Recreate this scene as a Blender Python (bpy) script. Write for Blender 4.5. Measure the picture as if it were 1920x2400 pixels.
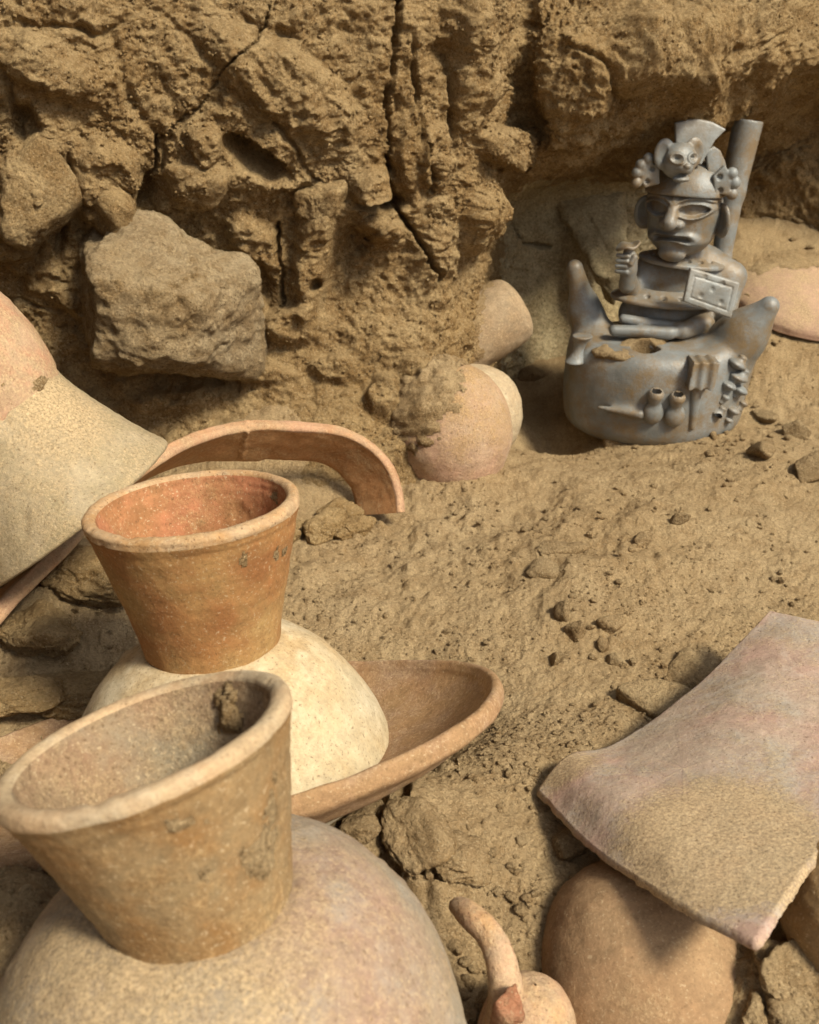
import bpy, bmesh, math, random
import numpy as np
from mathutils import Vector, Matrix

# ------------------------------------------------------------------ camera, sky, sun
scene = bpy.context.scene
for o in list(bpy.data.objects):
    bpy.data.objects.remove(o)
PITCH = math.radians(27.0)
CAMZ = 0.62
F = 1200.0 / math.tan(math.radians(26.0))
cd = bpy.data.cameras.new('camera')
cam = bpy.data.objects.new('camera', cd)
scene.collection.objects.link(cam)
cam.location = (0, 0, CAMZ)
cam.rotation_euler = (math.radians(90) - PITCH, 0, 0)
cd.sensor_fit = 'VERTICAL'
cd.sensor_height = 36.0
cd.lens = 18.0 / math.tan(math.radians(26.0))
cd.clip_start = 0.02
cd.clip_end = 200
cd.dof.use_dof = True
cd.dof.focus_distance = 0.98
cd.dof.aperture_fstop = 11.0
scene.camera = cam
scene.render.resolution_x = 819
scene.render.resolution_y = 1024

SUN_EL = math.radians(48)
SUN_H = Vector((0.76, -0.65, 0)).normalized()
to_sun = Vector((SUN_H.x * math.cos(SUN_EL), SUN_H.y * math.cos(SUN_EL), math.sin(SUN_EL)))
w = bpy.data.worlds.new('World')
scene.world = w
w.use_nodes = True
nt = w.node_tree
nt.nodes.clear()
wo = nt.nodes.new('ShaderNodeOutputWorld')
bg = nt.nodes.new('ShaderNodeBackground')
sky = nt.nodes.new('ShaderNodeTexSky')
sky.sky_type = 'NISHITA'
sky.sun_disc = False
sky.sun_elevation = SUN_EL
sky.sun_rotation = math.atan2(SUN_H.x, SUN_H.y)
sky.air_density = 0.8
sky.dust_density = 5.0
sky.ozone_density = 1.0
hs = nt.nodes.new('ShaderNodeHueSaturation')
hs.inputs['Saturation'].default_value = 0.2
nt.links.new(sky.outputs[0], hs.inputs['Color'])
nt.links.new(hs.outputs[0], bg.inputs[0])
bg.inputs[1].default_value = 0.05
nt.links.new(bg.outputs[0], wo.inputs[0])

sl = bpy.data.lights.new('sun', 'SUN')
sl.energy = 2.6
sl.angle = math.radians(12)
sl.color = (1.0, 0.90, 0.70)
so = bpy.data.objects.new('sun', sl)
scene.collection.objects.link(so)
so.rotation_euler = to_sun.to_track_quat('Z', 'Y').to_euler()

scene.view_settings.view_transform = 'Standard'
scene.view_settings.look = 'None'
scene.view_settings.gamma = 1.0
scene.view_settings.exposure = 1.1
scene.view_settings.use_curve_mapping = False

# ------------------------------------------------------------------ projection helpers
CP, SP = math.cos(PITCH), math.sin(PITCH)

def ray(px, py):
    a = (px - 960.0) / F
    b = (1200.0 - py) / F
    return np.array([a, CP + SP * b, -SP + CP * b])

def C(px, py, d):
    """point of the place seen at a picture position, d metres along the view axis"""
    return np.array([0, 0, CAMZ]) + ray(px, py) * d

def P(px, py, Y):
    r = ray(px, py)
    return np.array([0, 0, CAMZ]) + r * (Y / r[1])

def G(px, py, z=0.0):
    r = ray(px, py)
    return np.array([0, 0, CAMZ]) + r * ((z - CAMZ) / r[2])

def project(V):
    """world -> picture position"""
    x, y, z = V[..., 0], V[..., 1], V[..., 2] - CAMZ
    d = CP * y - SP * z
    u = SP * y + CP * z
    return 960 + F * x / d, 1200 - F * u / d

# ------------------------------------------------------------------ numpy noise
def _h(ix, iy, iz, seed):
    h = (ix.astype(np.uint32) * np.uint32(374761393) + iy.astype(np.uint32) * np.uint32(668265263)
         + iz.astype(np.uint32) * np.uint32(2147483647 & 0x5bd1e995) + np.uint32((seed * 1274126177) & 0xffffffff))
    h ^= h >> np.uint32(13)
    h *= np.uint32(1274126177)
    h ^= h >> np.uint32(16)
    h *= np.uint32(2654435761)
    h ^= h >> np.uint32(15)
    return h

def vnoise(p, seed=0):
    """smooth value noise in [-1, 1]; p is (n,3)"""
    i = np.floor(p).astype(np.int32)
    f = (p - i).astype(np.float32)
    f = f * f * f * (f * (f * 6 - 15) + 10)
    r = 0
    for dx in (0, 1):
        wx = f[:, 0] if dx else 1 - f[:, 0]
        for dy in (0, 1):
            wy = f[:, 1] if dy else 1 - f[:, 1]
            for dz in (0, 1):
                wz = f[:, 2] if dz else 1 - f[:, 2]
                v = _h(i[:, 0] + dx, i[:, 1] + dy, i[:, 2] + dz, seed).astype(np.float32) * (2.0 / 4294967295.0) - 1
                r = r + wx * wy * wz * v
    return r

ROT = np.array([[0.36, 0.48, -0.8], [-0.8, 0.6, 0.0], [0.48, 0.64, 0.6]])

def fbm(p, scale, octaves=4, seed=0, gain=0.5, lac=2.1, ridge=False):
    q = p / scale
    a, s, t = 1.0, 0.0, 0.0
    for k in range(octaves):
        n = vnoise(q, seed + k * 17)
        if ridge:
            n = 1 - 2 * np.abs(n)
        s = s + a * n
        t += a
        a *= gain
        q = (q @ ROT.T) * lac + 3.7
    return s / t

def worley(p, scale, seed=0):
    """F1, F2, id of nearest cell"""
    q = p / scale
    i = np.floor(q).astype(np.int32)
    f = q - i
    n = len(p)
    f1 = np.full(n, 9.0, np.float32)
    f2 = np.full(n, 9.0, np.float32)
    cid = np.zeros(n, np.uint32)
    for dx in (-1, 0, 1):
        for dy in (-1, 0, 1):
            for dz in (-1, 0, 1):
                h = _h(i[:, 0] + dx, i[:, 1] + dy, i[:, 2] + dz, seed)
                ox = (h & np.uint32(1023)).astype(np.float32) / 1023 + dx - f[:, 0]
                oy = ((h >> np.uint32(10)) & np.uint32(1023)).astype(np.float32) / 1023 + dy - f[:, 1]
                oz = ((h >> np.uint32(20)) & np.uint32(1023)).astype(np.float32) / 1023 + dz - f[:, 2]
                d = np.sqrt(ox * ox + oy * oy + oz * oz)
                m = d < f1
                f2 = np.where(m, f1, np.minimum(f2, d))
                cid = np.where(m, h, cid)
                f1 = np.where(m, d, f1)
    return f1, f2, cid

def sstep(a, b, x):
    t = np.clip((x - a) / (b - a), 0, 1)
    return t * t * (3 - 2 * t)

def seg_dist(qx, qy, pts):
    """distance in the picture plane to a polyline, and the fraction along it"""
    best = np.full(qx.shape, 1e9)
    tt = np.zeros(qx.shape)
    n = len(pts) - 1
    for k in range(n):
        ax, ay = pts[k]
        bx, by = pts[k + 1]
        dx, dy = bx - ax, by - ay
        t = np.clip(((qx - ax) * dx + (qy - ay) * dy) / (dx * dx + dy * dy), 0, 1)
        d = np.hypot(qx - ax - t * dx, qy - ay - t * dy)
        m = d < best
        best = np.where(m, d, best)
        tt = np.where(m, (k + t) / n, tt)
    return best, tt

# ------------------------------------------------------------------ mesh helpers
COL = scene.collection

def np_mesh(name, V, Fq, smooth=True):
    me = bpy.data.meshes.new(name)
    V = np.asarray(V, np.float32)
    Fq = np.asarray(Fq, np.int32)
    k = Fq.shape[1]
    me.vertices.add(len(V))
    me.vertices.foreach_set('co', V.ravel())
    me.loops.add(Fq.size)
    me.loops.foreach_set('vertex_index', Fq.ravel())
    me.polygons.add(len(Fq))
    me.polygons.foreach_set('loop_start', np.arange(0, Fq.size, k, dtype=np.int32))
    me.polygons.foreach_set('use_smooth', np.full(len(Fq), smooth))
    me.update(calc_edges=True)
    me.validate()
    return me

def grid_faces(nu, nv, wrap_u=False, flip=False):
    iu = np.arange(nu if wrap_u else nu - 1)
    iv = np.arange(nv - 1)
    a, b = np.meshgrid(iu, iv, indexing='ij')
    a, b = a.ravel(), b.ravel()
    a1 = (a + 1) % nu
    f = np.stack([a * nv + b, a1 * nv + b, a1 * nv + b + 1, a * nv + b + 1], 1)
    return f[:, ::-1] if flip else f

def link(name, me, mat=None, parent=None, origin=None):
    if origin is not None:
        me.transform(Matrix.Translation(-Vector(origin)))
    o = bpy.data.objects.new(name, me)
    COL.objects.link(o)
    if mat is not None:
        me.materials.clear()
        me.materials.append(mat)
    if parent is not None:
        o.parent = parent
    elif origin is not None:
        o.location = origin
    return o

def tag(o, label=None, cat=None, group=None, kind=None):
    if label: o['label'] = label
    if cat: o['category'] = cat
    if group: o['group'] = group
    if kind: o['kind'] = kind
    return o

def empty(name, loc):
    o = bpy.data.objects.new(name, None)
    o.empty_display_size = 0.02
    COL.objects.link(o)
    o.location = loc
    return o

def grid_normals(V):
    du = np.gradient(V, axis=0)
    dv = np.gradient(V, axis=1)
    n = np.cross(du, dv)
    return n / (np.linalg.norm(n, axis=2, keepdims=True) + 1e-12)

def catmull(pts, n, closed=False):
    """resample a polyline (k,dim) by Catmull-Rom to n points, even in parameter"""
    p = np.asarray(pts, float)
    k = len(p)
    if closed:
        ext = np.concatenate([p[-1:], p, p[:1], p[1:2]])
        t = np.linspace(0, k, n, endpoint=False)
    else:
        ext = np.concatenate([2 * p[:1] - p[1:2], p, 2 * p[-1:] - p[-2:-1]])
        t = np.linspace(0, k - 1, n)
    i = np.minimum(t.astype(int), (k if closed else k - 1) - 1)
    f = (t - i)[:, None] if p.ndim == 2 else (t - i)[:, None, None]
    a, b, c, d = ext[i], ext[i + 1], ext[i + 2], ext[i + 3]
    return 0.5 * (2 * b + (c - a) * f + (2 * a - 5 * b + 4 * c - d) * f ** 2 + (3 * b - a - 3 * c + d) * f ** 3)

# ------------------------------------------------------------------ materials
def new_mat(name):
    m = bpy.data.materials.new(name)
    m.use_nodes = True
    n = m.node_tree
    b = n.nodes['Principled BSDF']
    return m, n, b

def N(n, kind, **kw):
    x = n.nodes.new(kind)
    for k, v in kw.items():
        setattr(x, k, v)
    return x

def noise_node(n, vec, scale, detail=4, rough=0.55, dist=0.0):
    x = N(n, 'ShaderNodeTexNoise')
    x.inputs['Scale'].default_value = scale
    x.inputs['Detail'].default_value = detail
    x.inputs['Roughness'].default_value = rough
    x.inputs['Distortion'].default_value = dist
    n.links.new(vec, x.inputs['Vector'])
    return x.outputs[0]

def ramp(n, fac, stops):
    x = N(n, 'ShaderNodeValToRGB')
    e = x.color_ramp.elements
    while len(e) < len(stops):
        e.new(0.5)
    for k, (p, c) in enumerate(stops):
        e[k].position = p
        e[k].color = (c, c, c, 1) if isinstance(c, (int, float)) else (*c, 1)
    n.links.new(fac, x.inputs[0])
    return x.outputs[0]

def mix(n, fac, a, b, mode='MIX'):
    x = N(n, 'ShaderNodeMix', data_type='RGBA', blend_type=mode)
    for sock, v in ((0, fac), (6, a), (7, b)):
        if isinstance(v, tuple):
            x.inputs[sock].default_value = (*v, 1)
        elif isinstance(v, (int, float)):
            x.inputs[sock].default_value = v
        else:
            n.links.new(v, x.inputs[sock])
    return x.outputs[2]

def math_node(n, op, a, b=None):
    x = N(n, 'ShaderNodeMath', operation=op)
    for k, v in enumerate((a, b)):
        if v is None: continue
        if isinstance(v, (int, float)):
            x.inputs[k].default_value = v
        else:
            n.links.new(v, x.inputs[k])
    return x.outputs[0]

def bump(n, bsdf, height, strength=0.5, dist=0.002, prev=None):
    x = N(n, 'ShaderNodeBump')
    x.inputs['Strength'].default_value = strength
    x.inputs['Distance'].default_value = dist
    n.links.new(height, x.inputs['Height'])
    if prev is not None:
        n.links.new(prev, x.inputs['Normal'])
    n.links.new(x.outputs[0], bsdf.inputs['Normal'])
    return x.outputs[0]

def earth_mat(name, base, dark, pale, grain=1.0, bumpiness=1.0, dust=1.0):
    m, n, b = new_mat(name)
    tc = N(n, 'ShaderNodeNewGeometry').outputs['Position']
    big = noise_node(n, tc, 7.0, 5, 0.6, 0.3)
    mid = noise_node(n, tc, 38.0, 5, 0.65)
    fine = noise_node(n, tc, 270.0 * grain, 4, 0.8)
    speck = noise_node(n, tc, 430.0 * grain, 2, 0.6)
    c = mix(n, ramp(n, big, [(0.36, 0.0), (0.66, 1.0)]), base, pale)
    c = mix(n, ramp(n, mid, [(0.38, 0.55), (0.58, 0.0)]), c, dark)
    c = mix(n, 0.9, c, ramp(n, fine, [(0.32, 0.34), (0.5, 0.5), (0.68, 0.68)]), 'OVERLAY')
    c = mix(n, ramp(n, speck, [(0.58, 0.0), (0.70, 0.65)]), c, (0.62, 0.48, 0.29))
    c = mix(n, ramp(n, speck, [(0.30, 0.7), (0.42, 0.0)]), c, tuple(v * 0.4 for v in dark))
    sx = N(n, 'ShaderNodeSeparateXYZ')
    n.links.new(N(n, 'ShaderNodeNewGeometry').outputs['Normal'], sx.inputs[0])
    up = math_node(n, 'ADD', math_node(n, 'MULTIPLY', sx.outputs[2], 0.6), math_node(n, 'MULTIPLY', mid, 0.6))
    c = mix(n, ramp(n, up, [(0.45, 0.0), (0.85, 0.35 * dust)]), c, tuple(min(1, v * 1.22) for v in pale))  # upward faces coloured paler: settled dust plus a little painted top light
    n.links.new(c, b.inputs['Base Color'])
    b.inputs['Roughness'].default_value = 0.95
    b.inputs['Specular IOR Level'].default_value = 0.12
    n1 = bump(n, b, noise_node(n, tc, 120.0, 6, 0.75), 0.7 * bumpiness, 0.007)
    bump(n, b, fine, 1.0 * bumpiness, 0.005, n1)
    return m

def clay_mat(name, cols, dust=(0.43, 0.34, 0.22), dust_amt=0.5, scale=1.0, rough=0.85, speck=0.5, up_dust=0.0, bumpy=1.0, val=1.0, spots=()):
    """cols: three colours of the fired clay, patchily mixed, under a film of sand"""
    cols = tuple((r * 0.80 * val, g * 0.765 * val, bl * 0.70 * val) for r, g, bl in cols)
    dust = tuple(v * k_ for v, k_ in zip(dust, (0.86, 0.80, 0.70)))
    m, n, b = new_mat(name)
    tc = N(n, 'ShaderNodeTexCoord').outputs['Object']
    big = noise_node(n, tc, 9.0 * scale, 5, 0.6, 0.1)
    big2 = noise_node(n, tc, 15.0 * scale, 5, 0.65, 0.0)
    mid = noise_node(n, tc, 60.0 * scale, 5, 0.7)
    fine = noise_node(n, tc, 260.0, 4, 0.8)
    sp = noise_node(n, tc, 400.0, 2, 0.6)
    c = mix(n, ramp(n, big, [(0.38, 0.0), (0.62, 1.0)]), cols[0], cols[1])
    c = mix(n, ramp(n, big2, [(0.46, 0.0), (0.66, 0.85)]), c, cols[2])
    c = mix(n, 0.5, c, ramp(n, mid, [(0.3, 0.32), (0.7, 0.68)]), 'OVERLAY')
    # sand dusted over the clay
    d = math_node(n, 'ADD', math_node(n, 'MULTIPLY', noise_node(n, tc, 24.0, 5, 0.7), 0.6), math_node(n, 'MULTIPLY', fine, 0.55))
    if up_dust:
        sx = N(n, 'ShaderNodeSeparateXYZ')
        n.links.new(N(n, 'ShaderNodeNewGeometry').outputs['Normal'], sx.inputs[0])
        d = math_node(n, 'ADD', d, math_node(n, 'MULTIPLY', sx.outputs[2], up_dust))
    for pnt, rad, amt in spots:
        vm = N(n, 'ShaderNodeVectorMath', operation='DISTANCE')
        n.links.new(N(n, 'ShaderNodeNewGeometry').outputs['Position'], vm.inputs[0])
        vm.inputs[1].default_value = tuple(float(q) for q in pnt)
        g_ = math_node(n, 'SUBTRACT', 1.0, math_node(n, 'DIVIDE', vm.outputs['Value'], rad))
        d = math_node(n, 'ADD', d, math_node(n, 'MULTIPLY', math_node(n, 'MAXIMUM', g_, 0.0), amt))
    df = ramp(n, d, [(0.70 - 0.35 * dust_amt, 0.0), (0.95 - 0.35 * dust_amt, 0.85)])
    sg_ = noise_node(n, tc, 470.0, 3, 0.75)
    dc_ = mix(n, ramp(n, sg_, [(0.38, 0.0), (0.62, 1.0)]), tuple(v * 0.66 for v in dust), tuple(v * 1.28 for v in dust))
    c = mix(n, df, c, dc_)
    c = mix(n, 0.5, c, ramp(n, fine, [(0.32, 0.34), (0.68, 0.66)]), 'OVERLAY')
    c = mix(n, ramp(n, sp, [(0.61, 0.0), (0.70, speck)]), c, (0.52, 0.41, 0.26))
    c = mix(n, ramp(n, sp, [(0.30, speck), (0.39, 0.0)]), c, (0.12, 0.07, 0.035))
    n.links.new(c, b.inputs['Base Color'])
    b.inputs['Roughness'].default_value = rough
    b.inputs['Specular IOR Level'].default_value = 0.2
    h = math_node(n, 'ADD', mid, math_node(n, 'MULTIPLY', df, 0.35))
    n1 = bump(n, b, h, 0.35 * bumpy, 0.0025)
    bump(n, b, fine, 0.4 * bumpy, 0.0014, n1)
    return m

SAND = earth_mat('sand', (0.345, 0.235, 0.118), (0.195, 0.112, 0.042), (0.44, 0.325, 0.185))
EARTH = earth_mat('packed_earth', (0.385, 0.252, 0.112), (0.21, 0.113, 0.036), (0.48, 0.345, 0.180), 0.85, 1.35)
STONE = earth_mat('dusty_stone', (0.40, 0.285, 0.15), (0.235, 0.138, 0.052), (0.50, 0.39, 0.245), 0.85, 1.4)
PLASTER = earth_mat('grey_mud_plaster', (0.34, 0.275, 0.16), (0.22, 0.16, 0.08), (0.40, 0.335, 0.21), 0.7, 0.6, 0.3)
CLODM = earth_mat('dry_clod', (0.345, 0.235, 0.120), (0.205, 0.122, 0.05), (0.42, 0.31, 0.175), 1.0, 1.2)

# ------------------------------------------------------------------ the ground
BUMPS = [  # (px, py, height, sigma) of broad rises and hollows, metres
    (700, 1110, 0.065, 0.06), (540, 1150, 0.06, 0.07), (820, 1150, 0.03, 0.05), (1285, 985, -0.075, 0.05), (1265, 920, -0.04, 0.05),
    (1530, 1050, -0.014, 0.09), (960, 1100, 0.02, 0.07), (1080, 1150, 0.018, 0.05),
    (1420, 1330, 0.022, 0.10), (1500, 1150, 0.012, 0.12), (1750, 1150, 0.022, 0.12),
    (800, 1930, 0.045, 0.04), (1130, 1830, 0.022, 0.045), (980, 1930, 0.020, 0.04), (1100, 2020, 0.014, 0.05), (700, 1750, -0.06, 0.09), (950, 1650, -0.03, 0.06), (300, 1750, -0.04, 0.09),
    (250, 1480, 0.04, 0.09), (40, 1450, 0.05, 0.10), (60, 2120, 0.0, 0.06),
    (60, 2300, 0.07, 0.05), (150, 2430, 0.07, 0.05), (1830, 2330, 0.035, 0.05),
    (1160, 2330, -0.025, 0.03), (1450, 1840, 0.01, 0.08), (760, 1990, 0.012, 0.04),
]

def ground_base(x, y):
    z = np.zeros_like(x)
    for px, py, a, s in BUMPS:
        g = G(px, py)
        z += a * np.exp(-((x - g[0]) ** 2 + (y - g[1]) ** 2) / (2 * s * s))
    # bank of sand rising to the back on the right of the niche
    z += 0.23 * sstep(1.50, 1.98, y) * sstep(0.34, 0.60, x)
    # talus at the foot of the left wall
    z += 0.04 * sstep(1.25, 1.55, y + 0.25 * np.clip(-x, 0, 1)) * sstep(0.13, -0.02, x)
    return z

CRACKS_G = [([(884, 1840), (935, 1905), (960, 1990), (985, 2060), (1050, 2090)], 12, 0.020),
            ]

def ground_height(x, y, detail=True):
    z = ground_base(x, y)
    if not detail:
        return z
    p = np.stack([x, y, z * 0], 1)
    z = z + 0.012 * fbm(p, 0.16, 3, 5)
    lump = fbm(p, 0.045, 4, 9, 0.55)
    rough = sstep(-0.2, 0.5, fbm(p, 0.22, 2, 33))
    z = z + (0.0045 + 0.0065 * rough) * lump
    # little clods pressed into the sand
    f1, f2, cid = worley(p + 0.004 * np.stack([lump, -lump, lump * 0], 1), 0.022, 3)
    keep = ((cid >> np.uint32(7)) & np.uint32(15)) < 4
    z = z + np.where(keep, 0.0065 * sstep(0.52, 0.12, f1), 0) * (0.3 + 0.7 * rough)
    h1, h2, hid = worley(p + 0.012 * np.stack([lump, lump[::-1] * 0 - lump, lump * 0], 1), 0.060, 8)
    keep = ((hid >> np.uint32(9)) & np.uint32(15)) < 6
    z = z + np.where(keep, 0.010 * sstep(0.60, 0.05, h1), 0) * (0.2 + 0.8 * rough)
    z = z + 0.0020 * fbm(p, 0.010, 3, 21, 0.6)
    z = z + 0.0011 * vnoise(p / 0.0040, 4) + 0.0006 * vnoise(p / 0.0024, 6)
    V = np.stack([x, y, z], 1)
    qx, qy = project(V)
    wob = 20 * fbm(p, 0.03, 4, 55, 0.6)
    for pts, wd, dep in CRACKS_G:
        d, t = seg_dist(qx + wob, qy + wob, pts)
        z = z - dep * sstep(wd, wd * 0.2, d) * (0.6 + 0.4 * np.sin(t * 3.1))
        if wd > 10:   # crust tilted up on the far side of the crack
            z = z + 0.012 * sstep(150, 10, d) * ((qx + qy * 0.1) > (pts[2][0] + 190))
    # scarp left of the ridge
    s = sstep(-24, 24, 1.5 * wob + qx - (1318 - (qy - 1100) * 0.12) + wob) * sstep(1090, 1130, qy) * sstep(1300, 1240, qy) * sstep(1640, 1330, qx)
    z = z + 0.006 * s
    s = sstep(-22, 22, wob + (qx - 1300) + (qy - 1400) * 0.35 + wob * 1.6) * sstep(1700, 1320, qx) * sstep(1290, 1330, qy) * sstep(1560, 1420, qy)
    z = z + 0.007 * s
    return z

pys = np.concatenate([np.arange(3000, 2460, -30), np.arange(2460, 700, -3.5), np.arange(700, 560, -10)])
b_ = (1200 - pys) / F
ys = CAMZ * (CP + SP * b_) / (SP - CP * b_)
ys = np.concatenate([[-9, -6, -4, -2.5, -1.6, -1.0, -0.6, -0.35, -0.15, -0.03, 0.05, 0.12], ys, [3.0, 4, 6, 9]])
ys = np.unique(np.sort(ys))
pxs = np.concatenate([[-60000, -25000, -12000, -7000, -4500, -3000, -2000, -1400, -1000, -750, -560, -430], np.arange(-330, 2250, 3.6),
                      [2290, 2400, 2550, 2800, 3200, 3900, 5000, 7500, 12000, 25000, 60000]])
sc = np.maximum(0.42, ys * CP + CAMZ * SP) / F
X = (pxs[:, None] - 960) * sc[None, :]
Yg = np.repeat(ys[None, :], len(pxs), 0)
z = ground_height(X.ravel(), Yg.ravel())
Vg = np.stack([X.ravel(), Yg.ravel(), z], 1)
ground = link('ground', np_mesh('ground', Vg, grid_faces(len(pxs), len(ys))), SAND)
tag(ground, 'sandy trench floor strewn with crumbs of dry earth', 'ground', kind='structure')

# ------------------------------------------------------------------ the earth wall with the niche
ST = [  # stations from left to right; each is 12 (px, py, Y) from foot to top
    [(-2600, 1500, 0.2), (-2600, 1300, 0.22), (-2600, 1100, 0.22), (-2600, 900, 0.2), (-2600, 700, 0.2), (-2600, 500, 0.2), (-2600, 300, 0.2), (-2600, 100, 0.2), (-2600, -200, 0.2), (-2600, -600, 0.2), (-2600, -1200, 0.2), (-5600, -1600, 0.2)],  # unseen left wall, added to block sky and bounce warm light
    [(-800, 1300, 1.0), (-800, 1150, 1.02), (-800, 1000, 1.05), (-800, 850, 1.05), (-800, 700, 1.05), (-800, 550, 1.02), (-800, 400, 1.0), (-800, 250, 1.0), (-800, 100, 1.0), (-800, -50, 1.02), (-800, -350, 1.1), (-800, -600, 2.2)],
    [(-250, 1250, 1.20), (-250, 1120, 1.22), (-250, 1000, 1.25), (-250, 850, 1.27), (-250, 700, 1.29), (-250, 550, 1.27), (-250, 400, 1.24), (-250, 250, 1.23), (-250, 100, 1.24), (-250, -50, 1.26), (-250, -350, 1.35), (-250, -500, 2.4)],
    [(100, 1220, 1.23), (100, 1100, 1.26), (100, 1000, 1.29), (100, 850, 1.33), (100, 700, 1.34), (100, 560, 1.31), (100, 420, 1.28), (100, 280, 1.28), (100, 120, 1.28), (100, -50, 1.30), (100, -350, 1.4), (100, -500, 2.4)],
    [(400, 1200, 1.25), (400, 1080, 1.29), (400, 960, 1.33), (400, 850, 1.355), (400, 720, 1.365), (400, 580, 1.36), (400, 430, 1.34), (400, 280, 1.32), (400, 120, 1.32), (400, -50, 1.34), (400, -350, 1.44), (400, -500, 2.4)],
    [(700, 1180, 1.22), (700, 1060, 1.26), (700, 950, 1.32), (700, 840, 1.35), (700, 720, 1.37), (700, 600, 1.372), (700, 440, 1.36), (700, 290, 1.345), (700, 130, 1.34), (700, -50, 1.36), (700, -350, 1.46), (700, -500, 2.4)],
    [(920, 1170, 1.235), (920, 1050, 1.265), (920, 940, 1.305), (920, 840, 1.34), (920, 720, 1.365), (920, 600, 1.38), (920, 460, 1.385), (920, 300, 1.375), (920, 130, 1.38), (920, -50, 1.39), (920, -350, 1.5), (920, -500, 2.4)],
    [(1050, 1130, 1.315), (1050, 1020, 1.33), (1050, 930, 1.35), (1060, 840, 1.38), (1070, 720, 1.405), (1085, 600, 1.42), (1105, 460, 1.42), (1112, 300, 1.41), (1110, 130, 1.42), (1110, -50, 1.42), (1110, -350, 1.55), (1110, -500, 2.4)],
    [(1090, 1090, 1.46), (1096, 990, 1.47), (1108, 900, 1.50), (1120, 820, 1.52), (1132, 720, 1.525), (1155, 600, 1.525), (1180, 470, 1.51), (1198, 330, 1.48), (1190, 150, 1.48), (1180, -50, 1.47), (1180, -350, 1.6), (1180, -500, 2.4)],
    [(1150, 960, 1.68), (1150, 910, 1.69), (1152, 860, 1.70), (1155, 800, 1.71), (1160, 710, 1.72), (1170, 610, 1.72), (1185, 500, 1.73), (1220, 425, 1.58), (1235, 260, 1.53), (1225, -20, 1.53), (1225, -350, 1.65), (1225, -500, 2.4)],
    [(1240, 880, 1.80), (1240, 830, 1.81), (1240, 790, 1.815), (1240, 720, 1.82), (1240, 650, 1.83), (1240, 560, 1.835), (1245, 462, 1.83), (1275, 405, 1.57), (1300, 290, 1.475), (1300, 20, 1.50), (1300, -350, 1.7), (1300, -500, 2.4)],
    [(1420, 860, 1.86), (1420, 815, 1.865), (1420, 760, 1.87), (1420, 690, 1.875), (1420, 610, 1.88), (1420, 530, 1.885), (1420, 432, 1.87), (1430, 362, 1.59), (1450, 235, 1.475), (1450, 10, 1.50), (1450, -350, 1.72), (1450, -500, 2.4)],
    [(1620, 840, 1.90), (1620, 790, 1.91), (1620, 730, 1.915), (1620, 660, 1.92), (1620, 580, 1.925), (1620, 470, 1.93), (1620, 385, 1.91), (1620, 296, 1.63), (1630, 180, 1.525), (1630, 0, 1.545), (1630, -350, 1.75), (1630, -500, 2.4)],
    [(1800, 800, 1.93), (1800, 740, 1.94), (1800, 680, 1.95), (1800, 620, 1.95), (1800, 540, 1.95), (1800, 420, 1.94), (1800, 330, 1.93), (1800, 238, 1.68), (1800, 130, 1.565), (1800, -20, 1.59), (1800, -350, 1.8), (1800, -500, 2.4)],
    [(1960, 760, 1.92), (1960, 700, 1.93), (1960, 640, 1.93), (1960, 580, 1.93), (1960, 500, 1.92), (1960, 380, 1.91), (1960, 280, 1.91), (1960, 190, 1.74), (1960, 95, 1.66), (1960, -60, 1.80), (1960, -350, 1.85), (1960, -500, 2.4)],
    [(2300, 760, 1.75), (2300, 700, 1.76), (2300, 640, 1.77), (2300, 580, 1.78), (2300, 500, 1.78), (2300, 380, 1.78), (2300, 270, 1.78), (2300, 150, 1.78), (2300, 50, 1.78), (2300, -100, 1.78), (2300, -350, 1.8), (2300, -500, 2.4)],
    [(2900, 900, 1.60), (2900, 800, 1.6), (2900, 700, 1.6), (2900, 600, 1.6), (2900, 500, 1.6), (2900, 400, 1.6), (2900, 300, 1.6), (2900, 200, 1.6), (2900, 100, 1.6), (2900, 0, 1.6), (2900, -250, 1.7), (2900, -400, 2.4)],
]
stn = np.array([[P(*q) for q in s] for s in ST])
stn[:, 0, 2] -= 0.05
# even arc-length-ish resampling: dense where the picture looks
uu = catmull(stn, 1500)                       # along the wall
du = np.linalg.norm(np.diff(uu[:, 5], axis=0), axis=1)
qx, _ = project(uu[:, 5])
dens = np.where((qx[:-1] > -260) & (qx[:-1] < 2150), 1.0, 0.10)
cum = np.concatenate([[0], np.cumsum(du * dens)])
sel = np.interp(np.linspace(0, cum[-1], 820), cum, np.arange(1500))
i0 = np.minimum(sel.astype(int), 1498)
fr = (sel - i0)[:, None, None]
uu = uu[i0] * (1 - fr) + uu[i0 + 1] * fr      # (860, 12, 3)
vv = catmull(np.swapaxes(uu, 0, 1), 900)      # (900, 860, 3)
ref = vv[:, 400]
dl = np.linalg.norm(np.diff(vv, axis=0), axis=2)[:, 200:700].mean(1)
_, qy = project(vv[:, 300])
dens = np.where((qy[:-1] > -130), 1.0, 0.08)
cum = np.concatenate([[0], np.cumsum(dl * dens)])
sel = np.interp(np.linspace(0, cum[-1], 580), cum, np.arange(900))
i0 = np.minimum(sel.astype(int), 898)
fr = (sel - i0)[:, None, None]
W = np.swapaxes(vv[i0] * (1 - fr) + vv[i0 + 1] * fr, 0, 1)    # (860, 620, 3)
nu, nv = W.shape[:2]
WN = grid_normals(W).reshape(-1, 3)
if WN[nu * nv // 2, 1] > 0:
    WN = -WN
Wf = W.reshape(-1, 3).copy()
qx, qy = project(Wf)
wq = Wf + 0.022 * np.stack([fbm(Wf, 0.07, 4, 71), fbm(Wf, 0.07, 4, 72), fbm(Wf, 0.07, 4, 73)], 1)
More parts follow.
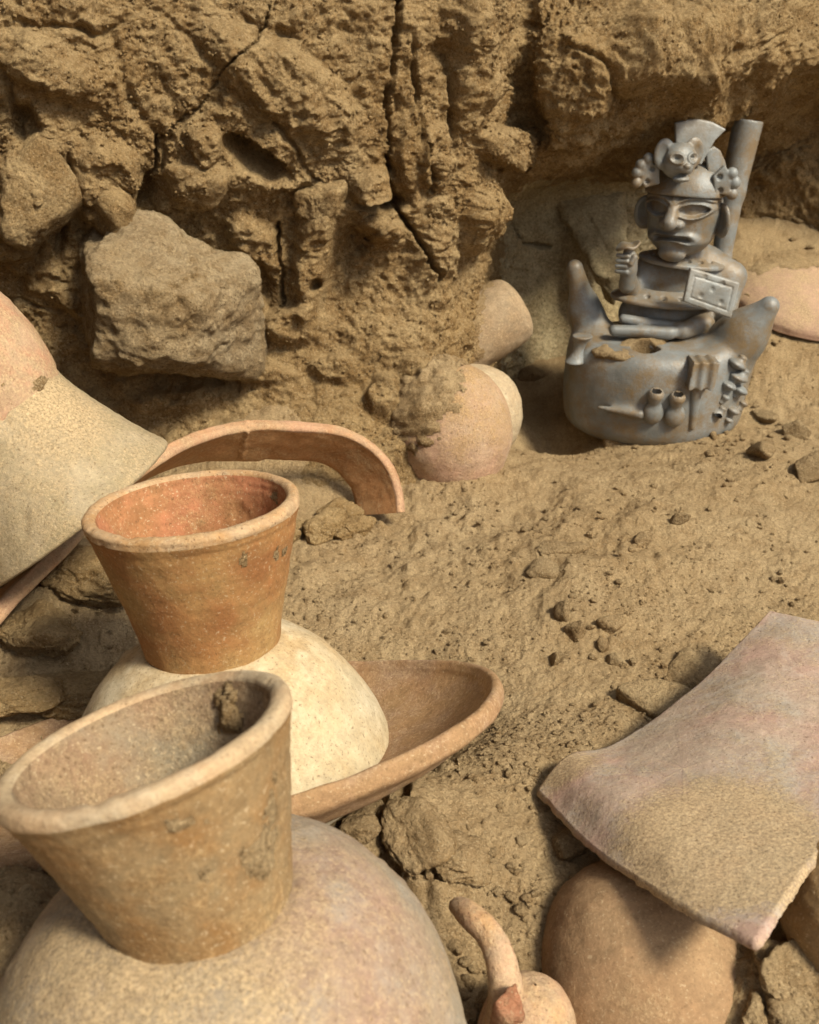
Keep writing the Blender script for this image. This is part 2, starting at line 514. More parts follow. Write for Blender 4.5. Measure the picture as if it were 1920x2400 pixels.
f1, f2, cid = worley(wq * np.array([1, 1, 0.8]), 0.15, 12)
crack_zone = sstep(0.0, 0.35, fbm(Wf, 0.25, 2, 75))
crev = sstep(0.07, 0.0, f2 - f1) * crack_zone
hsh = ((cid >> np.uint32(5)) & np.uint32(255)).astype(np.float32) / 255
g1, g2, gid = worley(wq, 0.034, 15)
gh_ = ((gid >> np.uint32(4)) & np.uint32(255)).astype(np.float32) / 255
fbig = fbm(Wf, 0.22, 3, 40)
fmid = fbm(wq, 0.085, 5, 41, 0.55)
frid = fbm(wq * np.array([1, 1, 1.6]), 0.05, 4, 45, 0.55, ridge=True)
smooth_niche = sstep(1185, 1260, qx) * sstep(1560, 1450, qx) * sstep(395, 450, qy)       # mud plaster at the back
low_slope = sstep(820, 1000, qy) * sstep(1150, 1050, qx)                                      # finer talus below
rgh = (1 - 0.85 * smooth_niche) * (1 - 0.35 * low_slope)
disp = 0.032 * fbig * (1 - 0.6 * smooth_niche)
disp = disp + rgh * (0.010 * (hsh - 0.5) * sstep(0.0, 0.25, f2 - f1) - 0.010 * crev)
disp = disp + rgh * (0.025 * fmid + 0.006 * frid + 0.010 * (gh_ - 0.5) * sstep(0.0, 0.25, g2 - g1) * sstep(-0.25, 0.3, fbm(Wf, 0.12, 2, 76)))
w1, w2, wid = worley(Wf + 0.003 * np.stack([fmid, frid, -fmid], 1), 0.0135, 19)
grit_zone = 0.35 + 0.65 * sstep(-0.3, 0.3, fbm(Wf, 0.09, 2, 78))
disp = disp + (0.25 + 0.75 * rgh) * (grit_zone * 0.0055 * (0.5 - w1) + 0.0055 * fbm(Wf, 0.020, 4, 47, 0.6) + 0.0018 * vnoise(Wf / 0.0062, 48) + 0.0010 * vnoise(Wf / 0.0038, 49))
wob = 14 * fbm(Wf, 0.035, 3, 60)
CRACKS_W = [([(935, -20), (928, 80), (918, 170), (905, 240), (902, 330), (908, 430)], 9, 0.05),
            ([(908, 430), (935, 500), (985, 570), (1040, 650)], 11, 0.040),
            ([(640, 0), (600, 90), (500, 200), (430, 280), (370, 330), (362, 400)], 4.5, 0.014),
            ([(930, 470), (880, 500), (860, 560)], 9, 0.03),
            ([(650, 520), (655, 620), (665, 720)], 6, 0.022),
            ([(362, 320), (366, 380), (345, 420)], 8, 0.03),
            ([(1195, 500), (1230, 560), (1238, 575), (1290, 578)], 6, 0.016),
            ([(1378, 515), (1400, 540), (1420, 560)], 10, 0.022),
            ([(990, 280), (1000, 380), (1015, 440)], 6, 0.015)]
cw1, cw2 = 9 * fbm(Wf, 0.014, 3, 61, 0.6), 9 * fbm(Wf, 0.014, 3, 62, 0.6)
cwid = np.clip(0.85 + 0.9 * fbm(Wf, 0.04, 3, 63), 0.25, 1.8)
for pts, wd, dep in CRACKS_W:
    d, t = seg_dist(qx + wob * 0.9 + cw1, qy + wob * 0.5 + cw2, pts)
    wd_ = wd * cwid
    disp = disp - dep * sstep(wd_, wd_ * 0.2, d) * (0.75 + 0.25 * np.sin(t * 9))
def pit(cx, cy, rx, ry, rot, dep, soft=0.5):
    a = math.radians(rot)
    x = (qx + wob - cx) * math.cos(a) + (qy + wob * 0.7 - cy) * math.sin(a)
    y = -(qx + wob - cx) * math.sin(a) + (qy + wob * 0.7 - cy) * math.cos(a)
    e = np.sqrt((x / rx) ** 2 + (y / ry) ** 2)
    return 0.8 * dep * sstep(1.0, 1.0 - min(0.95, soft * 1.5), e + 0.12 * fmid)
disp = disp - pit(605, 365, 105, 40, 32, 0.075, 0.4) - pit(890, 470, 80, 28, 0, 0.05, 0.4)
disp = disp - pit(335, 475, 40, 80, 30, 0.05) - pit(150, 470, 20, 170, 3, 0.06, 0.6) - pit(600, 660, 40, 110, -35, 0.015, 0.5) - pit(742, 662, 24, 26, 0, 0.035)
disp = disp - pit(60, 290, 45, 60, 0, 0.04) - pit(830, 560, 45, 90, 10, 0.03, 0.8) - pit(1060, 250, 14, 160, -6, 0.03, 0.7) - pit(970, 210, 10, 170, -4, 0.025, 0.7)
disp = disp + pit(95, 150, 190, 80, 28, 0.035, 0.45) + pit(40, 470, 100, 150, 0, 0.045, 0.30) + pit(245, 420, 95, 120, 8, 0.040, 0.28)
disp = disp + pit(455, 415, 85, 80, 0, 0.040, 0.35) + pit(485, 320, 48, 45, 0, 0.030, 0.3) + pit(660, 190, 260, 95, 35, 0.035, 0.35) + pit(860, 425, 62, 55, 0, 0.045, 0.3)
disp = disp + pit(905, 535, 46, 36, 0, 0.040, 0.3) + pit(960, 340, 52, 120, 4, 0.035, 0.35) + pit(1015, 370, 46, 90, 0, 0.03, 0.35) + pit(1185, 345, 70, 55, 15, 0.045, 0.3)
disp = disp + pit(1130, 520, 55, 110, 8, 0.035, 0.35) + pit(735, 600, 60, 190, 4, 0.040, 0.35) + pit(600, 560, 110, 55, 40, 0.030, 0.4) + pit(690, 760, 95, 60, -10, 0.035, 0.4)
disp = disp + pit(1030, 600, 70, 90, 30, 0.025, 0.5) + pit(1110, 130, 60, 230, 0, 0.025, 0.4)
disp = disp + pit(1560, 120, 230, 110, -22, 0.050, 0.5) + pit(1330, 180, 120, 170, -10, 0.035, 0.4) + pit(1500, 60, 60, 130, 20, 0.04, 0.6) + pit(1620, 180, 40, 60, 0, 0.03, 0.5)
disp = disp + pit(900, 920, 55, 60, 0, 0.03, 0.35) + pit(980, 860, 60, 50, 0, 0.03, 0.5) + pit(780, 860, 70, 40, 0, 0.02, 0.4) + pit(630, 880, 90, 30, 5, 0.02, 0.4) + pit(430, 940, 160, 40, -5, 0.02, 0.5)
Wd = Wf + WN * disp[:, None]
wall = link('earth_wall', np_mesh('earth_wall', Wd, grid_faces(nu, nv)), EARTH)
wall.data.materials.append(PLASTER)
# plastered back of the niche: faces there take the plaster
cen = Wd.reshape(nu, nv, 3)[:-1, :-1].reshape(-1, 3)
px_, py_ = project(cen)
jit = 22 * fbm(cen, 0.03, 3, 90)
mi = ((px_ + jit > 1175) & (px_ + jit < 1560) & (py_ + jit > 425) & (cen[:, 1] > 1.66)).astype(np.int32)
wall.data.polygons.foreach_set('material_index', mi)
tag(wall, 'rough crumbling earth wall with cracks and a dark niche', 'wall', kind='structure')

# ------------------------------------------------------------------ rocks and clods
_ico = {}
def ico(level):
    if level not in _ico:
        bm = bmesh.new()
        bmesh.ops.create_icosphere(bm, subdivisions=level, radius=1)
        V = np.array([v.co[:] for v in bm.verts])
        Fc = np.array([[v.index for v in f.verts] for f in bm.faces])
        bm.free()
        _ico[level] = (V, Fc)
    return _ico[level]

def rock_verts(level, seed, semi, planes=None, k=10, rough=0.10, nplanes=11, fine=0.02):
    V, Fc = ico(level)
    rs = np.random.RandomState(seed)
    if planes is None:
        n = rs.normal(size=(nplanes, 3))
        n /= np.linalg.norm(n, axis=1, keepdims=True)
        h = rs.uniform(0.62, 1.0, nplanes)
        planes = [(n[i], h[i]) for i in range(nplanes)]
    s = np.zeros(len(V))
    for nn, h in planes:
        nn = np.asarray(nn, float)
        nn = nn / np.linalg.norm(nn)
        s += np.maximum(V @ nn / h, 0) ** k
    r = (s + 1e-3) ** (-1.0 / k)
    r = np.minimum(r, 1.6)
    Q = V * r[:, None]
    off = rs.uniform(-50, 50, 3)
    disp = rough * fbm(Q + off, 0.7, 4, seed, 0.55) + fine * fbm(Q + off, 0.12, 3, seed + 5, 0.6)
    if level >= 5:
        disp = disp + 0.22 * rough * fbm((Q + off) * np.array([1, 1, 1.8]), 0.25, 4, seed + 9, 0.6, ridge=True) + 0.022 * vnoise((Q + off) / 0.07, seed + 3)
    Q = Q + V * disp[:, None]
    return Q * np.asarray(semi), Fc

def rotm(rx, ry, rz):
    return np.array(Matrix.Rotation(rz, 3, 'Z') @ Matrix.Rotation(ry, 3, 'Y') @ Matrix.Rotation(rx, 3, 'X'))

def rock(name, center, semi, seed, level=4, rot=(0, 0, 0), mat=CLODM, parent=None, planes=None, k=10, rough=0.10, fine=0.02):
    Q, Fc = rock_verts(level, seed, semi, planes, k, rough, fine=fine)
    Q = Q @ rotm(*rot).T + np.asarray(center)
    o = link(name, np_mesh(name, Q, Fc), mat, parent, None if parent is not None else center)
    return o

def wclod(px, py, Y, sx, sz, sy, seed, rot=(0, 0, 0), level=5, mat=EARTH, rough=0.16, k=8):
    c = P(px, py, Y)
    s = (Y * CP + (CAMZ - c[2]) * SP) / F
    return rock('clod', c, (sx * s, sy * s, sz * s), seed, level, rot, mat, wall, k=k, rough=rough, fine=0.035)

# clods that stand out of the wall
wclod(238, 440, 1.315, 85, 95, 80, 8, (0.1, 0.1, 0.3), rough=0.2)
wclod(462, 420, 1.320, 80, 62, 70, 11, (0, 0.1, 0.1), rough=0.2)
wclod(905, 540, 1.375, 46, 36, 46, 24, rough=0.2)
wclod(50, 500, 1.262, 88, 120, 90, 33, (0, 0.05, 0.2), rough=0.2)
wclod(745, 480, 1.345, 46, 60, 50, 36, rough=0.25)
wclod(1195, 345, 1.47, 60, 46, 60, 27, (0, 0.3, 0), rough=0.25)
wclod(780, 1030, 1.335, 90, 42, 70, 66, rough=0.25)
wclod(905, 930, 1.40, 52, 58, 60, 68, rough=0.25)
wclod(985, 865, 1.425, 60, 42, 60, 70, rough=0.25)
wclod(690, 1060, 1.31, 110, 40, 70, 72, rough=0.25)
# the big block fallen from the wall
bc = P(388, 702, 1.272)
pl = [((-1, -0.35, 0.05), 0.80), ((0.30, -0.45, 0.85), 0.60), ((0.72, -0.66, -0.10), 0.66), ((0.1, -0.6, -0.8), 0.72), ((0.2, -0.98, -0.15), 0.72),
      ((0.3, 0.6, 0.75), 0.75), ((1, 0.1, 0.1), 0.98), ((0, 1, 0), 0.9), ((-0.2, 0.1, -1), 0.85), ((-0.5, -0.1, 0.9), 0.85)]
o = rock('fallen_block', bc, (0.114, 0.11, 0.116), 5, 6, (0, 0.06, 0), STONE, None, pl, 18, 0.17, 0.03)
tag(o, 'big angular dusty block jutting out of the wall above the pots', 'rock')

# ------------------------------------------------------------------ pots
def frame(axis):
    a = Vector(axis).normalized()
    ref = Vector((0, 0, 1)) if abs(a.z) < 0.9 else Vector((1, 0, 0))
    u = ref.cross(a).normalized()
    v = a.cross(u)
    return np.array(u), np.array(v), np.array(a)

def lathe(prof, center, axis, nseg=128, samples=160, seed=1, wob=0.012, fine=0.0012, closed_loop=False, ell=(1, 1), tilt=0.0, tiltdir=0.0):
    """prof: (radius, height) control points along the section; returns verts, faces"""
    pr = catmull(np.array(prof, float), samples)
    pr[:, 0] = np.maximum(pr[:, 0], 0.0003)
    u, v, a = frame(axis)
    th = np.linspace(0, 2 * np.pi, nseg, endpoint=False)
    r = pr[:, 0][None, :] * np.ones((nseg, 1))
    h = pr[:, 1][None, :] * np.ones((nseg, 1))
    h = h + tilt * r * np.cos(th - tiltdir)[:, None]
    ct, st = np.cos(th)[:, None] * ell[0], np.sin(th)[:, None] * ell[1]
    V = r[..., None] * (ct[..., None] * u + st[..., None] * v) + h[..., None] * a + np.asarray(center)
    Vf = V.reshape(-1, 3)
    rad = (ct[..., None] * u + st[..., None] * v) * np.ones((1, samples, 1))
    rad = rad.reshape(-1, 3)
    d = wob * r.ravel() * fbm(Vf, 0.10, 2, seed)
    Vf = Vf + rad * d[:, None]
    nrm = grid_normals(V).reshape(-1, 3)
    Vf = Vf + nrm * (fine * fbm(Vf, 0.018, 3, seed + 3, 0.6))[:, None]
    ln = np.stack([np.repeat(np.cos(th) * 1.3, samples), np.repeat(np.sin(th) * 1.3, samples), np.tile(np.cumsum(np.r_[0, np.linalg.norm(np.diff(pr, axis=0), axis=1)]) / 0.0035, nseg)], 1)
    Vf = Vf + nrm * (0.00035 * vnoise(ln, seed + 7) - 0.0016 * sstep(0.45, 0.75, fbm(Vf, 0.02, 2, seed + 11)))[:, None]
    return Vf, grid_faces(nseg, samples, wrap_u=True)

def pot(name, label, cat, parts, base, group=None):
    """parts: list of (part name, verts, faces, material)"""
    root = empty(name, base)
    tag(root, label, cat, group)
    out = []
    for nm, V, Fq, m in parts:
        out.append(link(nm, np_mesh(nm, V, Fq), m, root, base))
    for o in out:
        o.matrix_parent_inverse = Matrix.Identity(4)
    return root, out

def rim_neck(r0, h0, r1, h1, th, lip=0.004):
    """outside from the base of the neck up over the rim and down inside"""
    def at(t, off): return (r0 + (r1 - r0) * t + off, h0 + (h1 - h0) * t)
    return [at(0, 0.004), at(0.03, 0), at(0.3, -0.001), at(0.6, 0), at(0.88, 0.0012), (r1 + 0.0015, h1 - 0.004), (r1 + 0.0006, h1 + 0.0012), (r1 - th * 0.5, h1 + 0.003),
            (r1 - th - 0.001, h1 + 0.001), (r1 - th - 0.0035, h1 - 0.007), at(0.85, -th - 0.003), at(0.5, -th - 0.004), at(0.1, -th - 0.003), at(-0.25, -th)]

CREAM_JAR = clay_mat('cream_slip', ((0.70, 0.61, 0.44), (0.64, 0.48, 0.28), (0.72, 0.65, 0.51)), dust_amt=0.30, speck=0.6, scale=1.2, val=0.84)
ORANGE_NECK = clay_mat('orange_clay', ((0.50, 0.25, 0.10), (0.52, 0.34, 0.15), (0.36, 0.16, 0.065)), dust=(0.44, 0.32, 0.17), dust_amt=0.15, speck=0.5, scale=1.3, val=0.80)
ORANGE_IN = clay_mat('orange_inside', ((0.47, 0.23, 0.11), (0.40, 0.21, 0.10), (0.54, 0.23, 0.13)), dust=(0.40, 0.29, 0.16), dust_amt=0.35, speck=0.6, val=0.88)
WORN_RIM = clay_mat('worn_rim', ((0.50, 0.33, 0.19), (0.54, 0.40, 0.27), (0.46, 0.27, 0.12)), dust_amt=0.4, speck=0.7, scale=2)
GREY_JAR = clay_mat('weathered_clay', ((0.50, 0.42, 0.32), (0.52, 0.36, 0.29), (0.46, 0.43, 0.39)), dust_amt=0.45, speck=0.55, scale=1.3, val=0.72, spots=((C(260, 2420, 0.53), 0.13, 0.3),))
TAN_NECK = clay_mat('tan_clay', ((0.45, 0.29, 0.14), (0.46, 0.35, 0.21), (0.36, 0.20, 0.08)), dust=(0.40, 0.30, 0.17), dust_amt=0.35, speck=0.5, scale=1.4, val=0.70)
TAN_IN = clay_mat('grey_inside', ((0.40, 0.32, 0.22), (0.42, 0.27, 0.18), (0.36, 0.33, 0.26)), dust=(0.37, 0.29, 0.19), dust_amt=0.6, speck=0.7, scale=1.3, bumpy=1.6, val=0.85)
PALE_RIM = clay_mat('pale_worn_rim', ((0.52, 0.41, 0.28), (0.55, 0.39, 0.25), (0.50, 0.43, 0.33)), dust_amt=0.35, speck=0.5, scale=2)
PLATE_M = clay_mat('brown_clay', ((0.42, 0.26, 0.15), (0.44, 0.29, 0.16), (0.39, 0.27, 0.20)), dust_amt=0.35, speck=0.5, scale=1.6, val=0.88)
PINK_JAR = clay_mat('pink_clay', ((0.50, 0.30, 0.21), (0.54, 0.40, 0.29), (0.50, 0.21, 0.14)), dust_amt=0.75, speck=0.4, scale=1.5)
PALE_SKIRT = clay_mat('pale_clay', ((0.48, 0.40, 0.27), (0.56, 0.48, 0.35), (0.40, 0.34, 0.22)), dust_amt=0.5, speck=0.6, scale=1.8, val=0.80, spots=((C(110, 930, 0.95), 0.07, 0.35),))
BOWL_M = clay_mat('red_brown_clay', ((0.44, 0.235, 0.11), (0.46, 0.28, 0.14), (0.40, 0.20, 0.09)), dust_amt=0.3, speck=0.35, scale=1.5)
BOWL_LIP = clay_mat('pink_lip', ((0.50, 0.31, 0.21), (0.50, 0.36, 0.23), (0.44, 0.25, 0.14)), dust_amt=0.3, speck=0.5, scale=1.5)
EGG_M = clay_mat('dusty_pink_clay', ((0.50, 0.33, 0.24), (0.54, 0.41, 0.31), (0.46, 0.31, 0.20)), dust=(0.40, 0.28, 0.15), dust_amt=0.55, speck=0.6, up_dust=0.15, bumpy=2.0, scale=1.5, val=1.1)
PALE_POT = clay_mat('dull_cream_clay', ((0.56, 0.48, 0.35), (0.54, 0.42, 0.29), (0.60, 0.53, 0.41)), dust_amt=0.5, speck=0.5, scale=1.5, val=0.85)
SHERD_M = clay_mat('pink_grey_clay', ((0.48, 0.40, 0.34), (0.50, 0.345, 0.30), (0.42, 0.40, 0.38)), dust_amt=0.42, speck=0.6, scale=1.5, val=1.0, spots=((C(1690, 1990, 0.72), 0.085, 0.8), (C(1330, 1800, 0.86), 0.035, 0.5)))
GREYNECK_M = clay_mat('grey_brown_clay', ((0.34, 0.25, 0.16), (0.38, 0.30, 0.21), (0.31, 0.22, 0.14)), dust_amt=0.3, speck=0.4, scale=1.5)
HANDLE_M = clay_mat('salmon_clay', ((0.58, 0.37, 0.25), (0.62, 0.48, 0.35), (0.56, 0.34, 0.17)), dust_amt=0.6, speck=0.6, scale=2, bumpy=1.5)
REDBREAK = clay_mat('red_break', ((0.44, 0.21, 0.13), (0.38, 0.18, 0.10), (0.48, 0.28, 0.18)), dust_amt=0.55, speck=0.5, bumpy=2.5, scale=3)

def split_lathe(VF, nseg, samples, cuts, names, mats):
    V, Fq = VF
    V3 = V.reshape(nseg, samples, 3)
    out = []
    a = 0
    for b2, nm, m in zip(list(cuts) + [samples - 1], names, mats):
        sub_ = V3[:, a:b2 + 1]
        out.append((nm, sub_.reshape(-1, 3), grid_faces(nseg, b2 - a + 1, True), m))
        a = b2
    return out

# --- middle jar standing in the dish
mb = C(545, 1800, 0.893)
mr = C(449, 1183, 0.812)
ax = Vector(mr - mb)
L = ax.length
R = 0.134
neck = lathe(rim_neck(0.054, R * 0.865, 0.0815, L, 0.0075), mb, ax, 220, 150, 3, 0.02, 0.0009)
prof = [(0.049, R * 0.90), (0.062, R * 0.875), (R * 0.70, R * 0.70), (R * 0.92, R * 0.38), (R * 1.0, 0.024), (R * 0.99, 0.010), (R * 0.93, 0.003), (R * 0.6, 0.001), (0.02, 0.001)]
body = lathe(prof, mb, ax, 128, 96, 4, 0.01, 0.0008)
pot('tall_necked_jar', 'cream jar with flaring orange neck standing in the brown dish', 'jar',
    split_lathe(neck, 220, 150, (55, 94), ('neck', 'rim', 'inside'), (ORANGE_NECK, WORN_RIM, ORANGE_IN)) + [('body', *body, CREAM_JAR)], tuple(mb - np.array([0, 0, 0.08])))

# --- front jar, half buried
fb = C(600, 2452, 0.585)                      # foot of the neck's own, leaning axis
frc = C(338, 1732, 0.548)
ax = Vector(frc - fb)
L = ax.length
neck = lathe(rim_neck(0.0480, 0.082, 0.078, L, 0.0080), fb, ax, 220, 150, 13, 0.02, 0.001)
nbp = fb + np.array(ax.normalized()) * 0.104
bcf = C(548, 2486, 0.612)                     # middle of the broad body
axb = nbp - bcf
R = float(np.linalg.norm(axb))
prof = [(0.040, R - 0.008), (0.056, R - 0.005), (0.082, R * 0.89), (0.107, R * 0.71), (0.128, R * 0.42), (0.137, R * 0.04), (0.130, -0.04), (0.105, -0.08), (0.05, -0.103), (0.002, -0.108)]
body = lathe(prof, bcf, axb, 128, 96, 14, 0.01, 0.0008)
jf, jparts = pot('half_buried_jar', 'big weathered jar in front with leaning wide mouth, body sunk in sand', 'jar',
    split_lathe(neck, 220, 150, (55, 94), ('neck', 'rim', 'inside'), (TAN_NECK, PALE_RIM, TAN_IN)) + [('body', *body, GREY_JAR)], tuple(bcf - np.array([0, 0, 0.1])))

# --- the dish under the middle jar (oval)
dc = C(430, 1752, 0.850)
vd = ray(430, 1768)
nrm_d = Vector((-0.20, 0.31, 0.93)).normalized()
u_, v_, a_ = frame(nrm_d)
ex = Vector((1, 0, 0))
ex = (ex - nrm_d * ex.dot(nrm_d)).normalized()
ey = nrm_d.cross(ex)
th = np.linspace(0, 2 * np.pi, 200, endpoint=False)
sec = catmull(np.array([(0.02, -0.046), (0.5, -0.044), (0.80, -0.030), (0.945, -0.010), (0.975, -0.001), (0.992, 0.004), (1.012, 0.003), (1.018, -0.005), (1.006, -0.012),
                        (0.94, -0.021), (0.84, -0.034), (0.55, -0.050), (0.02, -0.053)]), 110)
sx, sy = 0.258, 0.172
V = (sec[:, 0][None, :, None] * (np.cos(th)[:, None, None] * np.array(ex) * sx + np.sin(th)[:, None, None] * np.array(ey) * sy)
     + sec[:, 1][None, :, None] * np.array(nrm_d)) + dc
nn = grid_normals(V).reshape(-1, 3)
Vd = V.reshape(-1, 3)
Vd = Vd + np.array(nrm_d) * (0.006 * fbm(Vd, 0.16, 2, 8))[:, None] + nn * (0.0010 * fbm(Vd, 0.02, 3, 9))[:, None]
dish = link('dish', np_mesh('dish', Vd, grid_faces(200, 110, True)), PLATE_M, None, tuple(dc))
tag(dish, 'wide shallow brown dish tilted under the cream jar', 'dish')

# --- big jar lying at the left edge
rc = C(185, 1205, 1.03)
bcn = C(-194, 779, 0.965)
axw = (bcn - rc) / np.linalg.norm(bcn - rc)
skirt = lathe([(0.066, 0.13), (0.068, 0.10), (0.080, 0.060), (0.097, 0.018), (0.104, 0.004), (0.107, 0.0), (0.1105, 0.001), (0.111, 0.006), (0.103, 0.024), (0.087, 0.065), (0.076, 0.105), (0.074, 0.13)], rc, axw, 160, 110, 23, 0.012, 0.0009)
prof = [(0.070, 0.108), (0.074, 0.113), (0.080, 0.135), (0.084, 0.165), (0.082, 0.20), (0.070, 0.235), (0.045, 0.262), (0.003, 0.272)]
body = lathe(prof, rc, axw, 128, 90, 24, 0.012, 0.001)
pot('lying_jar', 'large jar lying at the wall, pink belly and pale flaring mouth', 'jar',
    [('neck', *skirt, PALE_SKIRT), ('body', *body, PINK_JAR)], tuple(rc))

# --- wide bowl half buried on its side: rim arching out of the earth
path = [(-120, 1560, 0.94), (0, 1425, 0.985), (140, 1288, 1.03), (330, 1090, 1.115), (500, 998, 1.205), (660, 982, 1.245), (790, 992, 1.275), (875, 1030, 1.295), (928, 1090, 1.305), (950, 1150, 1.31), (955, 1195, 1.31)]
pc = catmull(np.array([C(*q) for q in path]), 260)
cenb = C(480, 1330, 1.20)
tan = np.gradient(pc, axis=0)
tan /= np.linalg.norm(tan, axis=1, keepdims=True)
inward = cenb - pc
inward -= tan * np.sum(inward * tan, 1, keepdims=True)
inward /= np.linalg.norm(inward, axis=1, keepdims=True)
back = np.cross(tan, inward)
back *= np.sign(back[:, 1])[:, None]
secb = catmull(np.array([(0.0, 0.010), (0.003, 0.004), (0.007, 0.0), (0.012, 0.0005), (0.0145, 0.005), (0.020, 0.016), (0.030, 0.036), (0.043, 0.062), (0.036, 0.067), (0.022, 0.042), (0.007, 0.022)]), 80, closed=True)
V = pc[:, None, :] + secb[None, :, 0, None] * inward[:, None, :] + secb[None, :, 1, None] * back[:, None, :]
# the bowl narrows backwards: wall leans in
nb = grid_normals(V).reshape(-1, 3)
Vb = V.reshape(-1, 3)
Vb = Vb + nb * (0.0012 * fbm(Vb, 0.02, 3, 31))[:, None] + np.array([0, 0, 1]) * (0.004 * fbm(Vb, 0.12, 2, 32))[:, None]
px_, py_ = project(Vb)
dcr, _ = seg_dist(px_ + 10 * fbm(Vb, 0.008, 2, 77), py_, [(582, 980), (578, 1030), (566, 1075)])
Vb = Vb - nb * (0.004 * sstep(4.5, 0.5, dcr))[:, None]
fb_ = grid_faces(80, 260, True)
# faces indexed (section, path): rebuild with section as wrapping axis
Vb2 = Vb.reshape(260, 80, 3).swapaxes(0, 1).reshape(-1, 3)
o = link('bowl_rim', np_mesh('bowl_rim', Vb2, fb_), BOWL_M, None, tuple(cenb))
o.data.materials.append(BOWL_LIP)
secof = np.repeat(np.arange(80), 259)
o.data.polygons.foreach_set('material_index', ((secof < 27) | (secof > 66)).astype(np.int32))
tag(o, 'red-brown rim of a wide bowl arching out of the earth, cracked', 'bowl')

# --- dusty round pot at the foot of the wall, pale pot behind it, grey vessel in the wall
def blob_pot(name, label, center, semi, axis, mat, seed, cat='pot'):
    prof = [(0.002, -1), (0.35, -0.94), (0.72, -0.68), (0.95, -0.3), (1.0, 0.05), (0.92, 0.42), (0.70, 0.74), (0.40, 0.93), (0.002, 1)]
    prof = [(r * semi[0], h * semi[1]) for r, h in prof]
    V, Fq = lathe(prof, center, axis, 112, 90, seed, 0.02, 0.0012)
    o = link(name, np_mesh(name, V, Fq), mat, None, tuple(center))
    return tag(o, label, cat)

blob_pot('round_pot', 'round dusty pink pot half covered by earth at the wall foot', C(1055, 1012, 1.445), (0.085, 0.095), (-0.1, 0.25, 0.95), EGG_M, 51)
blob_pot('round_pot', 'pale cream pot peeking out behind the dusty pink pot', C(1112, 975, 1.555), (0.070, 0.077), (0.2, 0.2, 0.95), PALE_POT, 52)
gc = C(1080, 800, 1.60)
ge = C(1222, 712, 1.60)
prof = [(0.048, -0.05), (0.053, 0.0), (0.055, 0.05), (0.053, 0.085), (0.047, 0.099), (0.035, 0.106), (0.018, 0.109), (0.001, 0.110)]
V, Fq = lathe(prof, gc, ge - gc, 112, 90, 53, 0.02, 0.001)
o = link('grey_vessel', np_mesh('grey_vessel', V, Fq), GREYNECK_M, None, tuple(gc))
tag(o, 'grey-brown vessel poking sideways out of the wall by the niche', 'pot')

# --- pink sherd of a bowl on the sand bank behind the figure vessel
pc_ = P(1900, 668, 1.80)
prof = [(0.002, 0.036), (0.05, 0.033), (0.10, 0.020), (0.135, -0.002), (0.142, -0.018), (0.138, -0.020), (0.130, -0.008), (0.098, 0.011), (0.05, 0.023), (0.002, 0.026)]
V, Fq = lathe(prof, pc_, (0.05, -0.30, 0.95), 128, 80, 61, 0.02, 0.001)
o = link('overturned_bowl', np_mesh('overturned_bowl', V, Fq),
         clay_mat('soft_pink_clay', ((0.52, 0.34, 0.27), (0.55, 0.38, 0.30), (0.50, 0.33, 0.24)), dust_amt=0.5, speck=0.3, up_dust=0.15), None, tuple(pc_))
tag(o, 'overturned pink bowl on the sand bank behind the figure vessel', 'bowl')

# --- large curved sherd on the right
grid = [
    [(1805, 1432, 1.02), (1905, 1452, 0.99), (2060, 1480, 0.96), (2220, 1520, 0.93)],
    [(1640, 1600, 0.955), (1760, 1630, 0.895), (1930, 1690, 0.845), (2120, 1730, 0.82)],
    [(1450, 1738, 0.900), (1600, 1800, 0.810), (1785, 1890, 0.745), (1990, 1910, 0.725)],
    [(1330, 1772, 0.875), (1450, 1880, 0.780), (1645, 2015, 0.700), (1872, 2048, 0.672)],
    [(1262, 1850, 0.855), (1395, 1985, 0.760), (1580, 2105, 0.680), (1768, 2204, 0.625)],
]
gp = np.array([[C(*q) for q in row] for row in grid])
A = catmull(gp, 150)
S = np.swapaxes(catmull(np.swapaxes(A, 0, 1), 120), 0, 1)     # (150,120,3)
nS = grid_normals(S)
if nS[75, 60, 2] < 0: nS = -nS
S2 = S + nS * (0.0012 * fbm(S.reshape(-1, 3), 0.03, 3, 91).reshape(150, 120))[..., None]
# broken, slightly ragged margin
TH = 0.009
ring = []
top = S2.reshape(-1, 3)
bot = (S2 - nS * TH).reshape(-1, 3)
ft = grid_faces(150, 120)
loop = [(i, 0) for i in range(150)] + [(149, j) for j in range(1, 120)] + [(i, 119) for i in range(148, -1, -1)] + [(0, j) for j in range(118, 0, -1)]
li = np.array([i * 120 + j for i, j in loop])
cS = S2.mean((0, 1))
midp = (top[li] + bot[li]) / 2
outd = midp - np.roll(midp, 1, 0)
outd = np.cross(np.roll(midp, -1, 0) - np.roll(midp, 1, 0), nS.reshape(-1, 3)[li])
outd /= np.linalg.norm(outd, axis=1, keepdims=True)
outd *= np.sign(np.sum(outd * (midp - cS), 1))[:, None]
m1 = midp + outd * 0.0035
rag = 0.0013 * fbm(m1, 0.016, 4, 95, 0.6)
m1 += outd * (rag + 0.0012 * fbm(m1, 0.005, 2, 96))[:, None]
top[li] += outd * rag[:, None]
bot[li] += outd * (rag * 0.8)[:, None]
n0 = len(top)
k = len(li)
Vs = np.vstack([top, bot, m1])
r0, r1, r2 = li, 2 * n0 + np.arange(k), li + n0
sf = []
for a, b in ((r0, r1), (r1, r2)):
    sf.append(np.stack([a, np.roll(a, -1), np.roll(b, -1), b], 1))
Fs = np.vstack([ft, ft[:, ::-1] + n0] + sf)
o = link('large_sherd', np_mesh('large_sherd', Vs, Fs), SHERD_M, None, tuple(gp[2, 1]))
